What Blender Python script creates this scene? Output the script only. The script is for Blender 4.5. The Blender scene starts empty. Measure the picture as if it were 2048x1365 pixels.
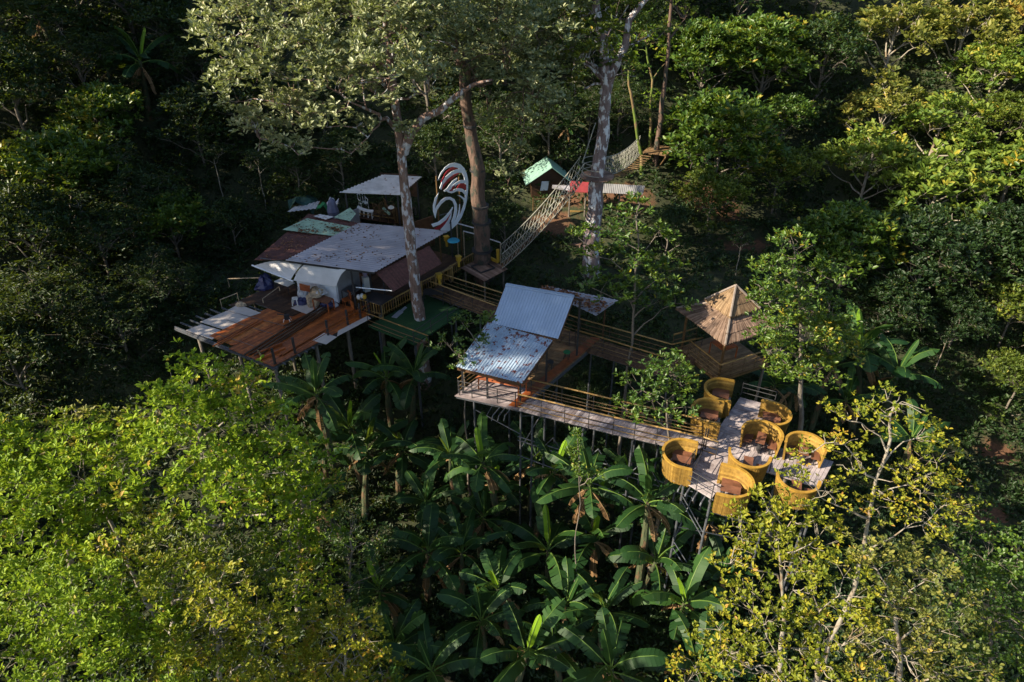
import bpy, math, random
import numpy as np
from mathutils import Vector, noise

# ------------------------------------------------------------------ camera, sky, sun, exposure
FPX, PITCH, CAMH = 1420.0, math.radians(33.5), 22.0
scene = bpy.context.scene
C = scene.collection
cd = bpy.data.cameras.new('camera'); cam = bpy.data.objects.new('camera', cd); C.objects.link(cam)
cd.sensor_width = 36.0; cd.lens = FPX / 2048.0 * 36.0; cd.clip_end = 600; cd.clip_start = 0.3
cam.location = (0, 0, CAMH); cam.rotation_euler = (math.pi / 2 - PITCH, 0, 0)
scene.camera = cam
SUN_AZ, SUN_EL = math.radians(198), math.radians(30)
w = bpy.data.worlds.new("World"); scene.world = w; w.use_nodes = True
nt = w.node_tree; bg = nt.nodes['Background']
sky = nt.nodes.new('ShaderNodeTexSky'); sky.sky_type = 'NISHITA'; sky.sun_disc = False
sky.sun_elevation = SUN_EL; sky.sun_rotation = math.pi / 2 - SUN_AZ
nt.links.new(sky.outputs[0], bg.inputs[0]); bg.inputs[1].default_value = 0.08
sl = bpy.data.lights.new('sun', 'SUN'); sl.energy = 5.0; sl.angle = math.radians(0.5); sl.color = (1.0, 0.87, 0.66)
so = bpy.data.objects.new('sun', sl); C.objects.link(so)
sd = Vector((math.cos(SUN_AZ) * math.cos(SUN_EL), math.sin(SUN_AZ) * math.cos(SUN_EL), math.sin(SUN_EL)))
so.rotation_euler = sd.to_track_quat('Z', 'Y').to_euler(); so.location = (-40, 10, 60)
scene.view_settings.view_transform = 'Standard'; scene.view_settings.look = 'None'
scene.view_settings.exposure = 1.3; scene.view_settings.gamma = 1.0
scene.cycles.max_bounces = 5; scene.cycles.diffuse_bounces = 3; scene.cycles.glossy_bounces = 2
scene.cycles.transmission_bounces = 3; scene.cycles.transparent_max_bounces = 4

# ------------------------------------------------------------------ geometry helpers
rng = np.random.default_rng(7)
R = random.Random(11)
sp, cp = math.sin(PITCH), math.cos(PITCH)
def ray(px, py):
    u = (px - 1024) / FPX; v = (682.5 - py) / FPX
    return Vector((u, cp + v * sp, -sp + v * cp))
def P(px, py, z=0.0):
    d = ray(px, py); t = (z - CAMH) / d.z
    return Vector((t * d.x, t * d.y, z))
def Wd(px, py, d):
    return Vector((0, 0, CAMH)) + ray(px, py).normalized() * d
def zat(x, y, py):
    v = (682.5 - py) / FPX
    # (y*sp + dz*cp)/(y*cp - dz*sp) = v
    return CAMH + y * (v * cp - sp) / (cp + v * sp)
def sm(t):
    t = min(1, max(0, t)); return t * t * (3 - 2 * t)
def zt(x, y):
    sh = 5 * sm((x - 8) / 14)
    yy = y - sh
    z = -9.5 + 8.3 * sm((yy - 29) / 13) + 0.62 * max(0.0, yy - 45) + 0.45 * max(0.0, -x - 26)
    z += 0.25 * max(0, x - 34)
    z += 0.5 * noise.noise(Vector((x * .12, y * .12, 0))) + 0.18 * noise.noise(Vector((x * .5, y * .5, 3)))
    return z
def hit(px, py):
    d = ray(px, py).normalized(); t = 15.0
    while t < 140:
        p = Vector((0, 0, CAMH)) + d * t
        if p.z <= zt(p.x, p.y): return t
        t += 0.25
    return 140.0

ORG = {}
def props(o, label=None, cat=None, group=None, kind=None):
    if label: o['label'] = label
    if cat: o['category'] = cat
    if group: o['group'] = group
    if kind: o['kind'] = kind
    return o
def thing(name, label, cat, loc, group=None):
    o = bpy.data.objects.new(name, None); C.objects.link(o); o.location = loc
    o.empty_display_size = .3
    ORG[o.name] = Vector(loc)
    return props(o, label, cat, group)
def origin_of(o):
    return ORG[o.name] if o is not None and o.name in ORG else Vector((0, 0, 0))

def raw_mesh(name, V, F4, mat, parent=None, tint=None, F3=None, org=None, smooth=False):
    """V (n,3) array, F4 (m,4) int array, F3 (k,3)"""
    V = np.asarray(V, dtype=np.float32)
    o0 = origin_of(parent) if parent is not None else (Vector(org) if org is not None else Vector((0, 0, 0)))
    V = V - np.array(o0, dtype=np.float32)
    me = bpy.data.meshes.new(name)
    n4 = 0 if F4 is None else len(F4); n3 = 0 if F3 is None else len(F3)
    loops = []
    if n4: loops.append(np.asarray(F4, dtype=np.int32).ravel())
    if n3: loops.append(np.asarray(F3, dtype=np.int32).ravel())
    L = np.concatenate(loops)
    me.vertices.add(len(V)); me.vertices.foreach_set('co', V.ravel())
    me.loops.add(len(L)); me.loops.foreach_set('vertex_index', L)
    me.polygons.add(n4 + n3)
    st = np.concatenate([np.arange(n4) * 4, n4 * 4 + np.arange(n3) * 3]).astype(np.int32)
    me.polygons.foreach_set('loop_start', st)
    me.update(calc_edges=True)
    if tint is not None:
        a = me.attributes.new('tint', 'FLOAT', 'FACE'); a.data.foreach_set('value', np.asarray(tint, dtype=np.float32))
    if smooth:
        me.polygons.foreach_set('use_smooth', np.ones(n4 + n3, dtype=bool))
    me.materials.append(mat)
    ob = bpy.data.objects.new(name, me); C.objects.link(ob)
    if parent is not None: ob.parent = parent; ORG[ob.name] = o0
    else:
        ob.location = o0; ORG[ob.name] = o0
    return ob

class MB:
    def __init__(s): s.v = []; s.f = []; s.t = []
    def add(s, vs, fs, t=0.5):
        b = len(s.v); s.v.extend([tuple(v) for v in vs])
        for f in fs: s.f.append(tuple(i + b for i in f)); s.t.append(t)
        return s
    def hexa(s, a, b, c, d, e, f, g, h, t=0.5):   # bottom abcd, top efgh
        return s.add([a, b, c, d, e, f, g, h], [(3, 2, 1, 0), (4, 5, 6, 7), (0, 1, 5, 4), (1, 2, 6, 5), (2, 3, 7, 6), (3, 0, 4, 7)], t)
    def slab(s, q, th, t=0.5, up=None):   # q 4 top corners, thickness downward
        q = [Vector(x) for x in q]; up = up or Vector((0, 0, 1))
        lo = [x - up * th for x in q]
        return s.hexa(*lo, *q, t=t)
    def box(s, c, sx, sy, sz, rz=0, t=0.5):
        c = Vector(c); ca, sa = math.cos(rz), math.sin(rz)
        pts = []
        for z in (-sz / 2, sz / 2):
            for x, y in ((-1, -1), (1, -1), (1, 1), (-1, 1)):
                X, Y = x * sx / 2, y * sy / 2
                pts.append(c + Vector((X * ca - Y * sa, X * sa + Y * ca, z)))
        return s.hexa(*pts, t=t)
    def beam(s, a, b, w, h, t=0.5):
        a, b = Vector(a), Vector(b); d = (b - a).normalized()
        u = d.cross(Vector((0, 0, 1)))
        u = u.normalized() if u.length > 1e-3 else Vector((1, 0, 0))
        v = u.cross(d).normalized()
        q = [a + u * x * w / 2 + v * y * h / 2 for x, y in ((-1, -1), (1, -1), (1, 1), (-1, 1))]
        return s.hexa(q[0], q[1], q[2], q[3], *[x + (b - a) for x in q], t=t)
    def tube(s, pts, r, n=6, t=0.5, cap=True):
        pts = [Vector(p) for p in pts]; m = len(pts)
        rs = r if isinstance(r, (list, tuple)) else [r] * m
        vs = []; fs = []; u = None
        for i, p in enumerate(pts):
            d = (pts[min(i + 1, m - 1)] - pts[max(i - 1, 0)])
            d = d.normalized() if d.length > 1e-6 else Vector((0, 0, 1))
            if u is None:
                u = d.orthogonal().normalized()
            else:
                u = (u - d * u.dot(d)); u = u.normalized() if u.length > 1e-4 else d.orthogonal().normalized()
            w_ = d.cross(u)
            for k in range(n):
                a = 2 * math.pi * k / n
                vs.append(p + (u * math.cos(a) + w_ * math.sin(a)) * rs[i])
        for i in range(m - 1):
            for k in range(n):
                k2 = (k + 1) % n
                fs.append((i * n + k, i * n + k2, (i + 1) * n + k2, (i + 1) * n + k))
        if cap:
            fs.append(tuple(range(n - 1, -1, -1))); fs.append(tuple((m - 1) * n + k for k in range(n)))
        return s.add(vs, fs, t)
    def build(s, name, mat, parent=None, smooth=False, org=None):
        o0 = origin_of(parent) if parent is not None else (Vector(org) if org is not None else Vector(s.v[0]))
        me = bpy.data.meshes.new(name)
        me.from_pydata([(v[0] - o0.x, v[1] - o0.y, v[2] - o0.z) for v in s.v], [], s.f)
        a = me.attributes.new('tint', 'FLOAT', 'FACE'); a.data.foreach_set('value', s.t)
        if smooth: me.polygons.foreach_set('use_smooth', [True] * len(s.f))
        me.materials.append(mat); me.update()
        ob = bpy.data.objects.new(name, me); C.objects.link(ob)
        if parent is not None: ob.parent = parent
        else: ob.location = o0
        ORG[ob.name] = o0
        return ob

# ------------------------------------------------------------------ materials
def newmat(name):
    m = bpy.data.materials.new(name); m.use_nodes = True
    t = m.node_tree; return m, t, t.nodes['Principled BSDF']
def ramp(t, fac, stops):
    r = t.nodes.new('ShaderNodeValToRGB'); e = r.color_ramp.elements
    while len(e) < len(stops): e.new(0.5)
    for k, (p, c) in enumerate(stops):
        e[k].position = p; e[k].color = (*c, 1)
    t.links.new(fac, r.inputs[0]); return r.outputs[0]
def noise_node(t, scale, detail=3, vec=None, stretch=None, rough=.6):
    n = t.nodes.new('ShaderNodeTexNoise'); n.inputs['Scale'].default_value = scale; n.inputs['Detail'].default_value = detail
    n.inputs['Roughness'].default_value = rough
    tc = t.nodes.new('ShaderNodeTexCoord'); out = tc.outputs['Object']
    if stretch:
        mp = t.nodes.new('ShaderNodeMapping'); mp.inputs['Scale'].default_value = stretch
        if len(stretch) == 4: pass
        t.links.new(out, mp.inputs[0]); out = mp.outputs[0]
    t.links.new(out, n.inputs['Vector']); return n.outputs['Fac']
def mix(t, fac, a, b, mode='MIX'):
    m = t.nodes.new('ShaderNodeMix'); m.data_type = 'RGBA'; m.blend_type = mode
    for s_, v in ((0, fac), (6, a), (7, b)):
        if hasattr(v, 'is_output'): t.links.new(v, m.inputs[s_])
        elif s_ == 0: m.inputs[0].default_value = v
        else: m.inputs[s_].default_value = (*v, 1)
    return m.outputs[2]
def attr(t, name='tint'):
    a = t.nodes.new('ShaderNodeAttribute'); a.attribute_name = name; return a.outputs['Fac']
def bump(t, b, h, strength=.3, dist=.02):
    n = t.nodes.new('ShaderNodeBump'); n.inputs['Strength'].default_value = strength; n.inputs['Distance'].default_value = dist
    t.links.new(h, n.inputs['Height']); t.links.new(n.outputs[0], b.inputs['Normal'])

def leafmat(name, stops, trans=.3, rough=.5, spec=.35):
    m, t, b = newmat(name)
    oi = t.nodes.new('ShaderNodeObjectInfo')
    ad = t.nodes.new('ShaderNodeMath'); ad.operation = 'MULTIPLY_ADD'
    t.links.new(oi.outputs['Random'], ad.inputs[0]); ad.inputs[1].default_value = .24
    t.links.new(attr(t), ad.inputs[2])
    sb = t.nodes.new('ShaderNodeMath'); sb.operation = 'SUBTRACT'; sb.inputs[1].default_value = .12
    t.links.new(ad.outputs[0], sb.inputs[0])
    col = ramp(t, sb.outputs[0], stops)
    t.links.new(col, b.inputs['Base Color']); b.inputs['Roughness'].default_value = rough
    b.inputs['Specular IOR Level'].default_value = spec
    tr = t.nodes.new('ShaderNodeBsdfTranslucent')
    c2 = mix(t, .5, col, (.30, .38, .02), 'MIX'); t.links.new(c2, tr.inputs[0])
    ms = t.nodes.new('ShaderNodeMixShader'); ms.inputs[0].default_value = trans
    t.links.new(b.outputs[0], ms.inputs[1]); t.links.new(tr.outputs[0], ms.inputs[2])
    t.links.new(ms.outputs[0], t.nodes['Material Output'].inputs[0])
    return m
def barkmat(name, a, b2, patch=None, scale=3., pthr=.6):
    m, t, b = newmat(name)
    n1 = noise_node(t, scale * 2, 5, stretch=(1, 1, .3)); col = ramp(t, n1, [(.3, a), (.7, b2)])
    if patch:
        n2 = noise_node(t, scale, 4, stretch=(1, 1, .5)); f = ramp(t, n2, [(pthr - .03, (0, 0, 0)), (pthr + .03, (1, 1, 1))])
        col = mix(t, f, col, patch)
    t.links.new(col, b.inputs['Base Color']); b.inputs['Roughness'].default_value = .85
    bump(t, b, n1, 1.0, .08); return m
def woodmat(name, stops, rough=.6, dirt=.5, scale=4, spec=.3):
    m, t, b = newmat(name)
    n1 = noise_node(t, scale, 5, stretch=(1, 1, 1)); n2 = noise_node(t, 1.1, 3)
    col = ramp(t, attr(t), stops)
    g = ramp(t, n1, [(.3, (1 - dirt,) * 3), (.7, (1.1,) * 3)])
    col = mix(t, 1.0, col, g, 'MULTIPLY')
    g2 = ramp(t, n2, [(.35, (.7, .7, .72)), (.65, (1, 1, 1))])
    col = mix(t, 1.0, col, g2, 'MULTIPLY')
    t.links.new(col, b.inputs['Base Color']); b.inputs['Roughness'].default_value = rough; b.inputs['Specular IOR Level'].default_value = spec
    bump(t, b, n1, .3, .01); return m
def plain(name, c, rough=.6, metal=0., var=.25, scale=3, patch=None, pthr=.6, spec=.5):
    m, t, b = newmat(name)
    n1 = noise_node(t, scale, 5)
    col = ramp(t, n1, [(.3, tuple(x * (1 - var) for x in c)), (.7, tuple(min(1, x * (1 + var * .5)) for x in c))])
    if patch:
        n2 = noise_node(t, scale * 1.7, 6); f = ramp(t, n2, [(pthr - .02, (0, 0, 0)), (pthr + .04, (1, 1, 1))])
        col = mix(t, f, col, patch)
    t.links.new(col, b.inputs['Base Color']); b.inputs['Roughness'].default_value = rough
    b.inputs['Metallic'].default_value = metal; b.inputs['Specular IOR Level'].default_value = spec
    return m

LEAFM = {
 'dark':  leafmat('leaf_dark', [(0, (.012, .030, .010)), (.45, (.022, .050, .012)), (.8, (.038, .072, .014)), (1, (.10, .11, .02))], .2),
 'mid':   leafmat('leaf_mid', [(0, (.035, .085, .014)), (.5, (.085, .155, .018)), (.85, (.15, .21, .02)), (1, (.36, .28, .03))], .32, .42, .5),
 'lime':  leafmat('leaf_lime', [(0, (.13, .22, .016)), (.4, (.24, .37, .024)), (.75, (.38, .48, .035)), (1, (.50, .33, .06))], .45, .5, .3),
 'pale':  leafmat('leaf_pale', [(0, (.14, .17, .075)), (.45, (.27, .30, .15)), (.8, (.38, .39, .21)), (1, (.48, .42, .20))], .28, .42, .5),
 'gold':  leafmat('leaf_gold', [(0, (.10, .13, .03)), (.4, (.23, .23, .045)), (.8, (.37, .32, .07)), (1, (.48, .29, .06))], .36, .5, .3),
 'soft':  leafmat('leaf_soft', [(0, (.06, .12, .018)), (.45, (.13, .20, .03)), (.8, (.23, .28, .04)), (1, (.45, .36, .05))], .34, .5, .3),
 'mix':   leafmat('leaf_mix', [(0, (.10, .15, .014)), (.35, (.22, .25, .022)), (.7, (.36, .35, .03)), (.9, (.48, .36, .035)), (1, (.42, .24, .05))], .42, .5, .3),
 'olive': leafmat('leaf_olive', [(0, (0.054, 0.090, 0.014)), (.5, (0.108, 0.150, 0.018)), (.85, (0.180, 0.204, 0.022)), (1, (0.360, 0.264, 0.036))], .3),
 'banana': leafmat('banana_leaf', [(0, (.011, .038, .012)), (.5, (.019, .060, .015)), (.85, (.04, .10, .02)), (1, (.13, .20, .03))], .28, .5, .3),
 'young': leafmat('young_leaf', [(0, (.16, .34, .02)), (1, (.28, .45, .03))], .45, .4),
 'rib':   leafmat('midrib', [(0, (.05, .11, .02)), (1, (.12, .20, .04))], .2, .5, .3),
 'dead':  leafmat('dead_leaf', [(0, (.10, .055, .025)), (.5, (.20, .12, .06)), (1, (.34, .22, .12))], .2, .8, .1),
}
BARK_PALE = barkmat('pale_bark', (.22, .19, .15), (.34, .31, .26), (.20, .15, .10), 2.2, .58)
BARK_A = barkmat('pinkish_bark', (.10, .06, .045), (.26, .165, .135), (.46, .46, .49), 3.4, .55)
BARK_B = barkmat('brown_bark', (.055, .034, .026), (.16, .10, .075), (.035, .04, .03), 2.4, .56)
BARK_C = barkmat('lichen_bark', (.13, .09, .085), (.25, .185, .18), (.60, .60, .62), 3.4, .55)
BARK_MOSS = barkmat('mossy_bark', (.13, .085, .04), (.24, .17, .08), (.10, .15, .02), 1.5, .5)
BARK_D = barkmat('grey_bark', (.10, .085, .07), (.20, .17, .14))
STEM_G = barkmat('banana_stem', (.03, .045, .018), (.07, .08, .035), (.10, .06, .03), 4, .55)
M_SOIL_W = woodmat('weathered_plank', [(0, (.24, .19, .19)), (.5, (.40, .34, .345)), (1, (.54, .47, .47))], .75, .35)
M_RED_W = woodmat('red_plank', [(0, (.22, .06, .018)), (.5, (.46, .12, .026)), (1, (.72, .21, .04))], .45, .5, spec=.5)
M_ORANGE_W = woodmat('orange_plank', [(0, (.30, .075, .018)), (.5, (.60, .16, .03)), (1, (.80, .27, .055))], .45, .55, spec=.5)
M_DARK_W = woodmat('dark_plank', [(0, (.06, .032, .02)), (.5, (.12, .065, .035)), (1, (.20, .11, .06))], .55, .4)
M_WARM_W = woodmat('warm_plank', [(0, (.15, .085, .04)), (.5, (.26, .16, .08)), (1, (.36, .23, .12))], .6, .35)
M_PINK_W = woodmat('pinkish_plank', [(0, (.18, .105, .075)), (.5, (.30, .185, .135)), (1, (.42, .28, .21))], .7, .35)
M_BAMBOO = woodmat('bamboo', [(0, (.17, .095, .03)), (.5, (.29, .17, .05)), (1, (.42, .28, .11))], .4, .25, 6)
M_BAMBOO_D = woodmat('bamboo_dark', [(0, (.09, .05, .022)), (.5, (.17, .10, .04)), (1, (.26, .17, .07))], .5, .35, 6)
M_TUB = woodmat('tub_wall', [(0, (.24, .135, .025)), (.5, (.35, .205, .04)), (1, (.44, .28, .065))], .7, .4, 7)
M_TUBRIM = woodmat('tub_rim', [(0, (.38, .21, .03)), (1, (.50, .30, .055))], .45, .2, 6)
M_TABLE = woodmat('table_wood', [(0, (.17, .07, .04)), (1, (.27, .12, .07))], .5, .3)
M_STEEL = plain('dark_steel', (.045, .045, .05), .55, .3)
M_GALV = plain('grey_steel_pipe', (.10, .11, .13), .55, .3, .4, 8, (.16, .09, .05), .62)
M_ROOFBLUE = plain('blue_grey_sheet', (.35, .46, .62), .42, .15, .12, .9)
M_ROOFBLUE_R = plain('rusty_blue_grey_sheet', (.36, .46, .58), .48, .15, .2, 2.6, (.17, .045, .035), .575)
M_ROOFGREY = plain('grey_corrugated_sheet', (.40, .38, .42), .45, .3, .25, .8, (.16, .095, .07), .70)
M_ROOFWHITE = plain('whitish_corrugated_sheet', (.62, .60, .60), .6, .05, .3, 1.6, (.24, .15, .09), .64)
M_ROOFRED = plain('red_brown_sheet', (.115, .042, .034), .75, 0, .5, 5, (.19, .10, .07), .66)
M_ROOFGREEN = plain('faded_green_sheet', (.36, .52, .38), .65, 0, .3, 2.5, (.09, .07, .045), .60)
M_GREENROOF = plain('green_painted_roof', (.20, .36, .30), .6, 0, .2, 3, (.30, .22, .16), .68)
M_AWN = plain('white_awning_sheet', (.66, .65, .67), .7, 0, .12, 1.2)
M_WHITE = plain('white_paint', (.78, .82, .90), .6, 0, .1, 2)
M_GREYWALL = plain('grey_wall', (.30, .31, .35), .8, 0, .25, 2)
M_SHELTER = plain('shaded_grey_sheet', (.20, .20, .21), .7, 0, .35, 2)  # grey sheet with the shade on the shelter put into its colour
M_PLY = plain('white_plywood', (.52, .47, .44), .7, 0, .1, 2.5, (.42, .33, .27), .70)
M_TURF = plain('green_turf', (.013, .06, .016), .95, 0, .35, 9)
M_NET = plain('net_rope', (.30, .30, .26), .8, 0, .3, 6)
M_SIGNW = plain('sign_white', (.80, .85, .93), .45, 0, .05, 2)
M_SIGNR = plain('sign_red', (.36, .02, .03), .45, 0, .1, 2)
M_REDSHEET = plain('red_painted_sheet', (.22, .022, .028), .6, 0, .2, 3)
M_CLOTH = plain('tan_cloth', (.46, .35, .24), .9, 0, .5, 5)
M_CLOTHW = plain('white_plastic_sheet', (.60, .60, .64), .6, 0, .4, 6)
M_BLUE = plain('blue_plastic', (.05, .16, .42), .4, 0, .1)
M_NAVY = plain('navy_plastic', (.03, .035, .12), .4, 0, .3)
M_CYAN = plain('cyan_plastic', (.03, .35, .55), .4, 0, .1)
M_YEL = plain('yellow_paint', (.50, .30, .03), .5, 0, .15)
M_WPL = plain('white_plastic', (.75, .74, .72), .45, 0, .1)
M_BLACK = plain('black_worktop', (.035, .035, .04), .35, 0, .3, 4)
M_TEAL = plain('green_fabric', (.03, .22, .08), .8, 0, .3)
M_DTEAL = plain('dark_green_tarp', (.02, .07, .06), .7, 0, .3)
M_THATCH = woodmat('thatch', [(0, (.13, .085, .06)), (.5, (.23, .155, .115)), (1, (.34, .24, .18))], .9, .4, 3, spec=.1)
M_THATCH_T = woodmat('thatch_upper', [(0, (.15, .095, .055)), (.5, (.25, .165, .095)), (1, (.35, .25, .15))], .85, .3, 3, spec=.1)
M_RIDGE = plain('ridge_cap', (.22, .18, .155), .8)
M_LITTER = leafmat('leaf_litter', [(0, (.10, .045, .025)), (.5, (.22, .09, .05)), (1, (.36, .22, .12))], .1, .8, .1)

def ground_mat():
    m, t, b = newmat('ground_soil')
    n1 = noise_node(t, 1.2, 6); n2 = noise_node(t, 6, 5)
    soil = ramp(t, n2, [(.3, (.07, .035, .018)), (.7, (.17, .08, .04))])
    moss = ramp(t, n2, [(.3, (.018, .022, .010)), (.7, (.045, .055, .018))])
    ad = t.nodes.new('ShaderNodeMath'); ad.operation = 'ADD'
    t.links.new(attr(t, 'bare'), ad.inputs[0]); t.links.new(n1, ad.inputs[1])
    f = ramp(t, ad.outputs[0], [(.72, (0, 0, 0)), (.95, (1, 1, 1))])
    col = mix(t, f, moss, soil)
    t.links.new(col, b.inputs['Base Color']); b.inputs['Roughness'].default_value = .95
    bump(t, b, n2, .6, .1); return m

# ------------------------------------------------------------------ terrain
BARE = [(P(1100, 500, -1.5), 2.3, 1.2), (P(1150, 470, -1.3), 1.6, 1.0), (P(1410, 500, -3.2), 3.0, 1.8), (P(1960, 1020, -9), 2.4, 1.6), (P(2000, 900, -9), 1.5, 1.2), (P(1480, 560, -4), 2.0, 1.5), (P(1250, 500, -2.5), 2.0, 1.5)]
def bare_at(x, y):
    b = 0
    for c, rx, ry in BARE:
        q = ((x - c.x) / rx) ** 2 + ((y - c.y) / ry) ** 2
        b = max(b, 1 - q * .6)
    return max(0, b) * .6
def make_ground():
    xs = np.concatenate([np.arange(-90, -40, 4), np.arange(-40, 46, .8), np.arange(46, 100, 4)])
    ys = np.concatenate([np.arange(-30, 12, 4), np.arange(12, 62, .8), np.arange(62, 140, 5)])
    V = [(x, y, zt(x, y)) for y in ys for x in xs]
    nx = len(xs); F = [(j * nx + i, j * nx + i + 1, (j + 1) * nx + i + 1, (j + 1) * nx + i) for j in range(len(ys) - 1) for i in range(nx - 1)]
    o = raw_mesh('ground', V, np.array(F), ground_mat(), smooth=True)
    a = o.data.attributes.new('bare', 'FLOAT', 'POINT'); a.data.foreach_set('value', [bare_at(v[0], v[1]) for v in V])
    props(o, kind='structure')
make_ground()
# ------------------------------------------------------------------ vegetation builders
def unit(a): return a / np.maximum(np.linalg.norm(a, axis=-1, keepdims=True), 1e-6)
def leaf_arrays(pos, ax, nrm, L, W, droop=.12, fold=.18):
    ax = unit(ax); side = unit(np.cross(ax, nrm)); nn = np.cross(side, ax)
    L = L[:, None]; W = W[:, None]
    mid1 = pos + ax * L * .34; mid2 = pos + ax * L * .72 - nn * L * droop * .4
    tip = pos + ax * L - nn * L * droop * 1.3
    V = np.stack([pos, mid1 + side * W * .5 + nn * W * fold, mid2 + side * W * .42 + nn * W * fold, tip,
                  mid2 - side * W * .42 + nn * W * fold, mid1 - side * W * .5 + nn * W * fold], axis=1).reshape(-1, 3)
    n = len(pos); b = np.arange(n)[:, None] * 6
    F = np.concatenate([b + np.array([0, 1, 2, 3]), b + np.array([0, 3, 4, 5])], axis=1).reshape(-1, 4)
    return V, F
def clump_leaves(cl, out, g, nr=4, nl=6, rc=.45, L=.24, wr=.45, upb=.15, hang=.0, tintc=None, yellow=.0):
    """cl (k,3) clump centres, out (k,3) outward directions -> leaf arrays"""
    k = len(cl)
    ro = g.normal(size=(k, nr, 3)) * rc * np.array([.55, .55, .35])
    rp = cl[:, None, :] + ro                      # rosette centres
    rd = unit(unit(ro) * .6 + out[:, None, :] * .8 + np.array([0, 0, .35]))
    th = g.uniform(0, 6.283, (k, nr, nl)); el = g.uniform(-.25, .75, (k, nr, nl)) + upb
    h = np.stack([np.cos(th), np.sin(th), np.zeros_like(th)], -1)
    ax = unit(h * np.cos(el)[..., None] + np.array([0, 0, 1.]) * (np.sin(el)[..., None] - hang) + rd[:, :, None, :] * .45)
    nrm = unit(np.array([0, 0, 1.]) + g.normal(size=ax.shape) * .55 + rd[:, :, None, :] * .3)
    pos = rp[:, :, None, :] + ax * g.uniform(.0, .35, ax.shape[:3])[..., None] * L + g.normal(size=ax.shape) * L * .10
    n = k * nr * nl
    LL = L * g.uniform(.6, 1.25, n)
    V, F = leaf_arrays(pos.reshape(-1, 3), ax.reshape(-1, 3), nrm.reshape(-1, 3), LL, LL * wr * g.uniform(.8, 1.2, n), droop=.12 + hang * .15)
    if tintc is None: tintc = g.uniform(.15, .65, k)
    t = np.repeat(tintc, nr * nl) + g.normal(size=n) * .13
    if yellow > 0: t = np.where(g.random(n) < yellow, .97, t)
    t = np.where(g.random(n) < .012, 1.0, t)
    return V, F, np.repeat(np.clip(t, 0, 1), 2)

def lobe_clumps(c, r, n, g, flat=.75):
    """points through a lobe, mostly in its outer, upper shell"""
    d = unit(g.normal(size=(n, 3))); d[:, 2] = np.where(g.random(n) < .72, np.abs(d[:, 2]), d[:, 2])
    rad = r * g.uniform(.45, 1.0, n) ** .6
    nz = 1 + .18 * np.sin(d[:, 0] * 5 + c[0]) * np.cos(d[:, 1] * 4 + c[1])
    p = np.array(c) + d * (rad * nz)[:, None] * np.array([1, 1, flat])
    return p, unit(d + np.array([0, 0, .3]))

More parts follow.
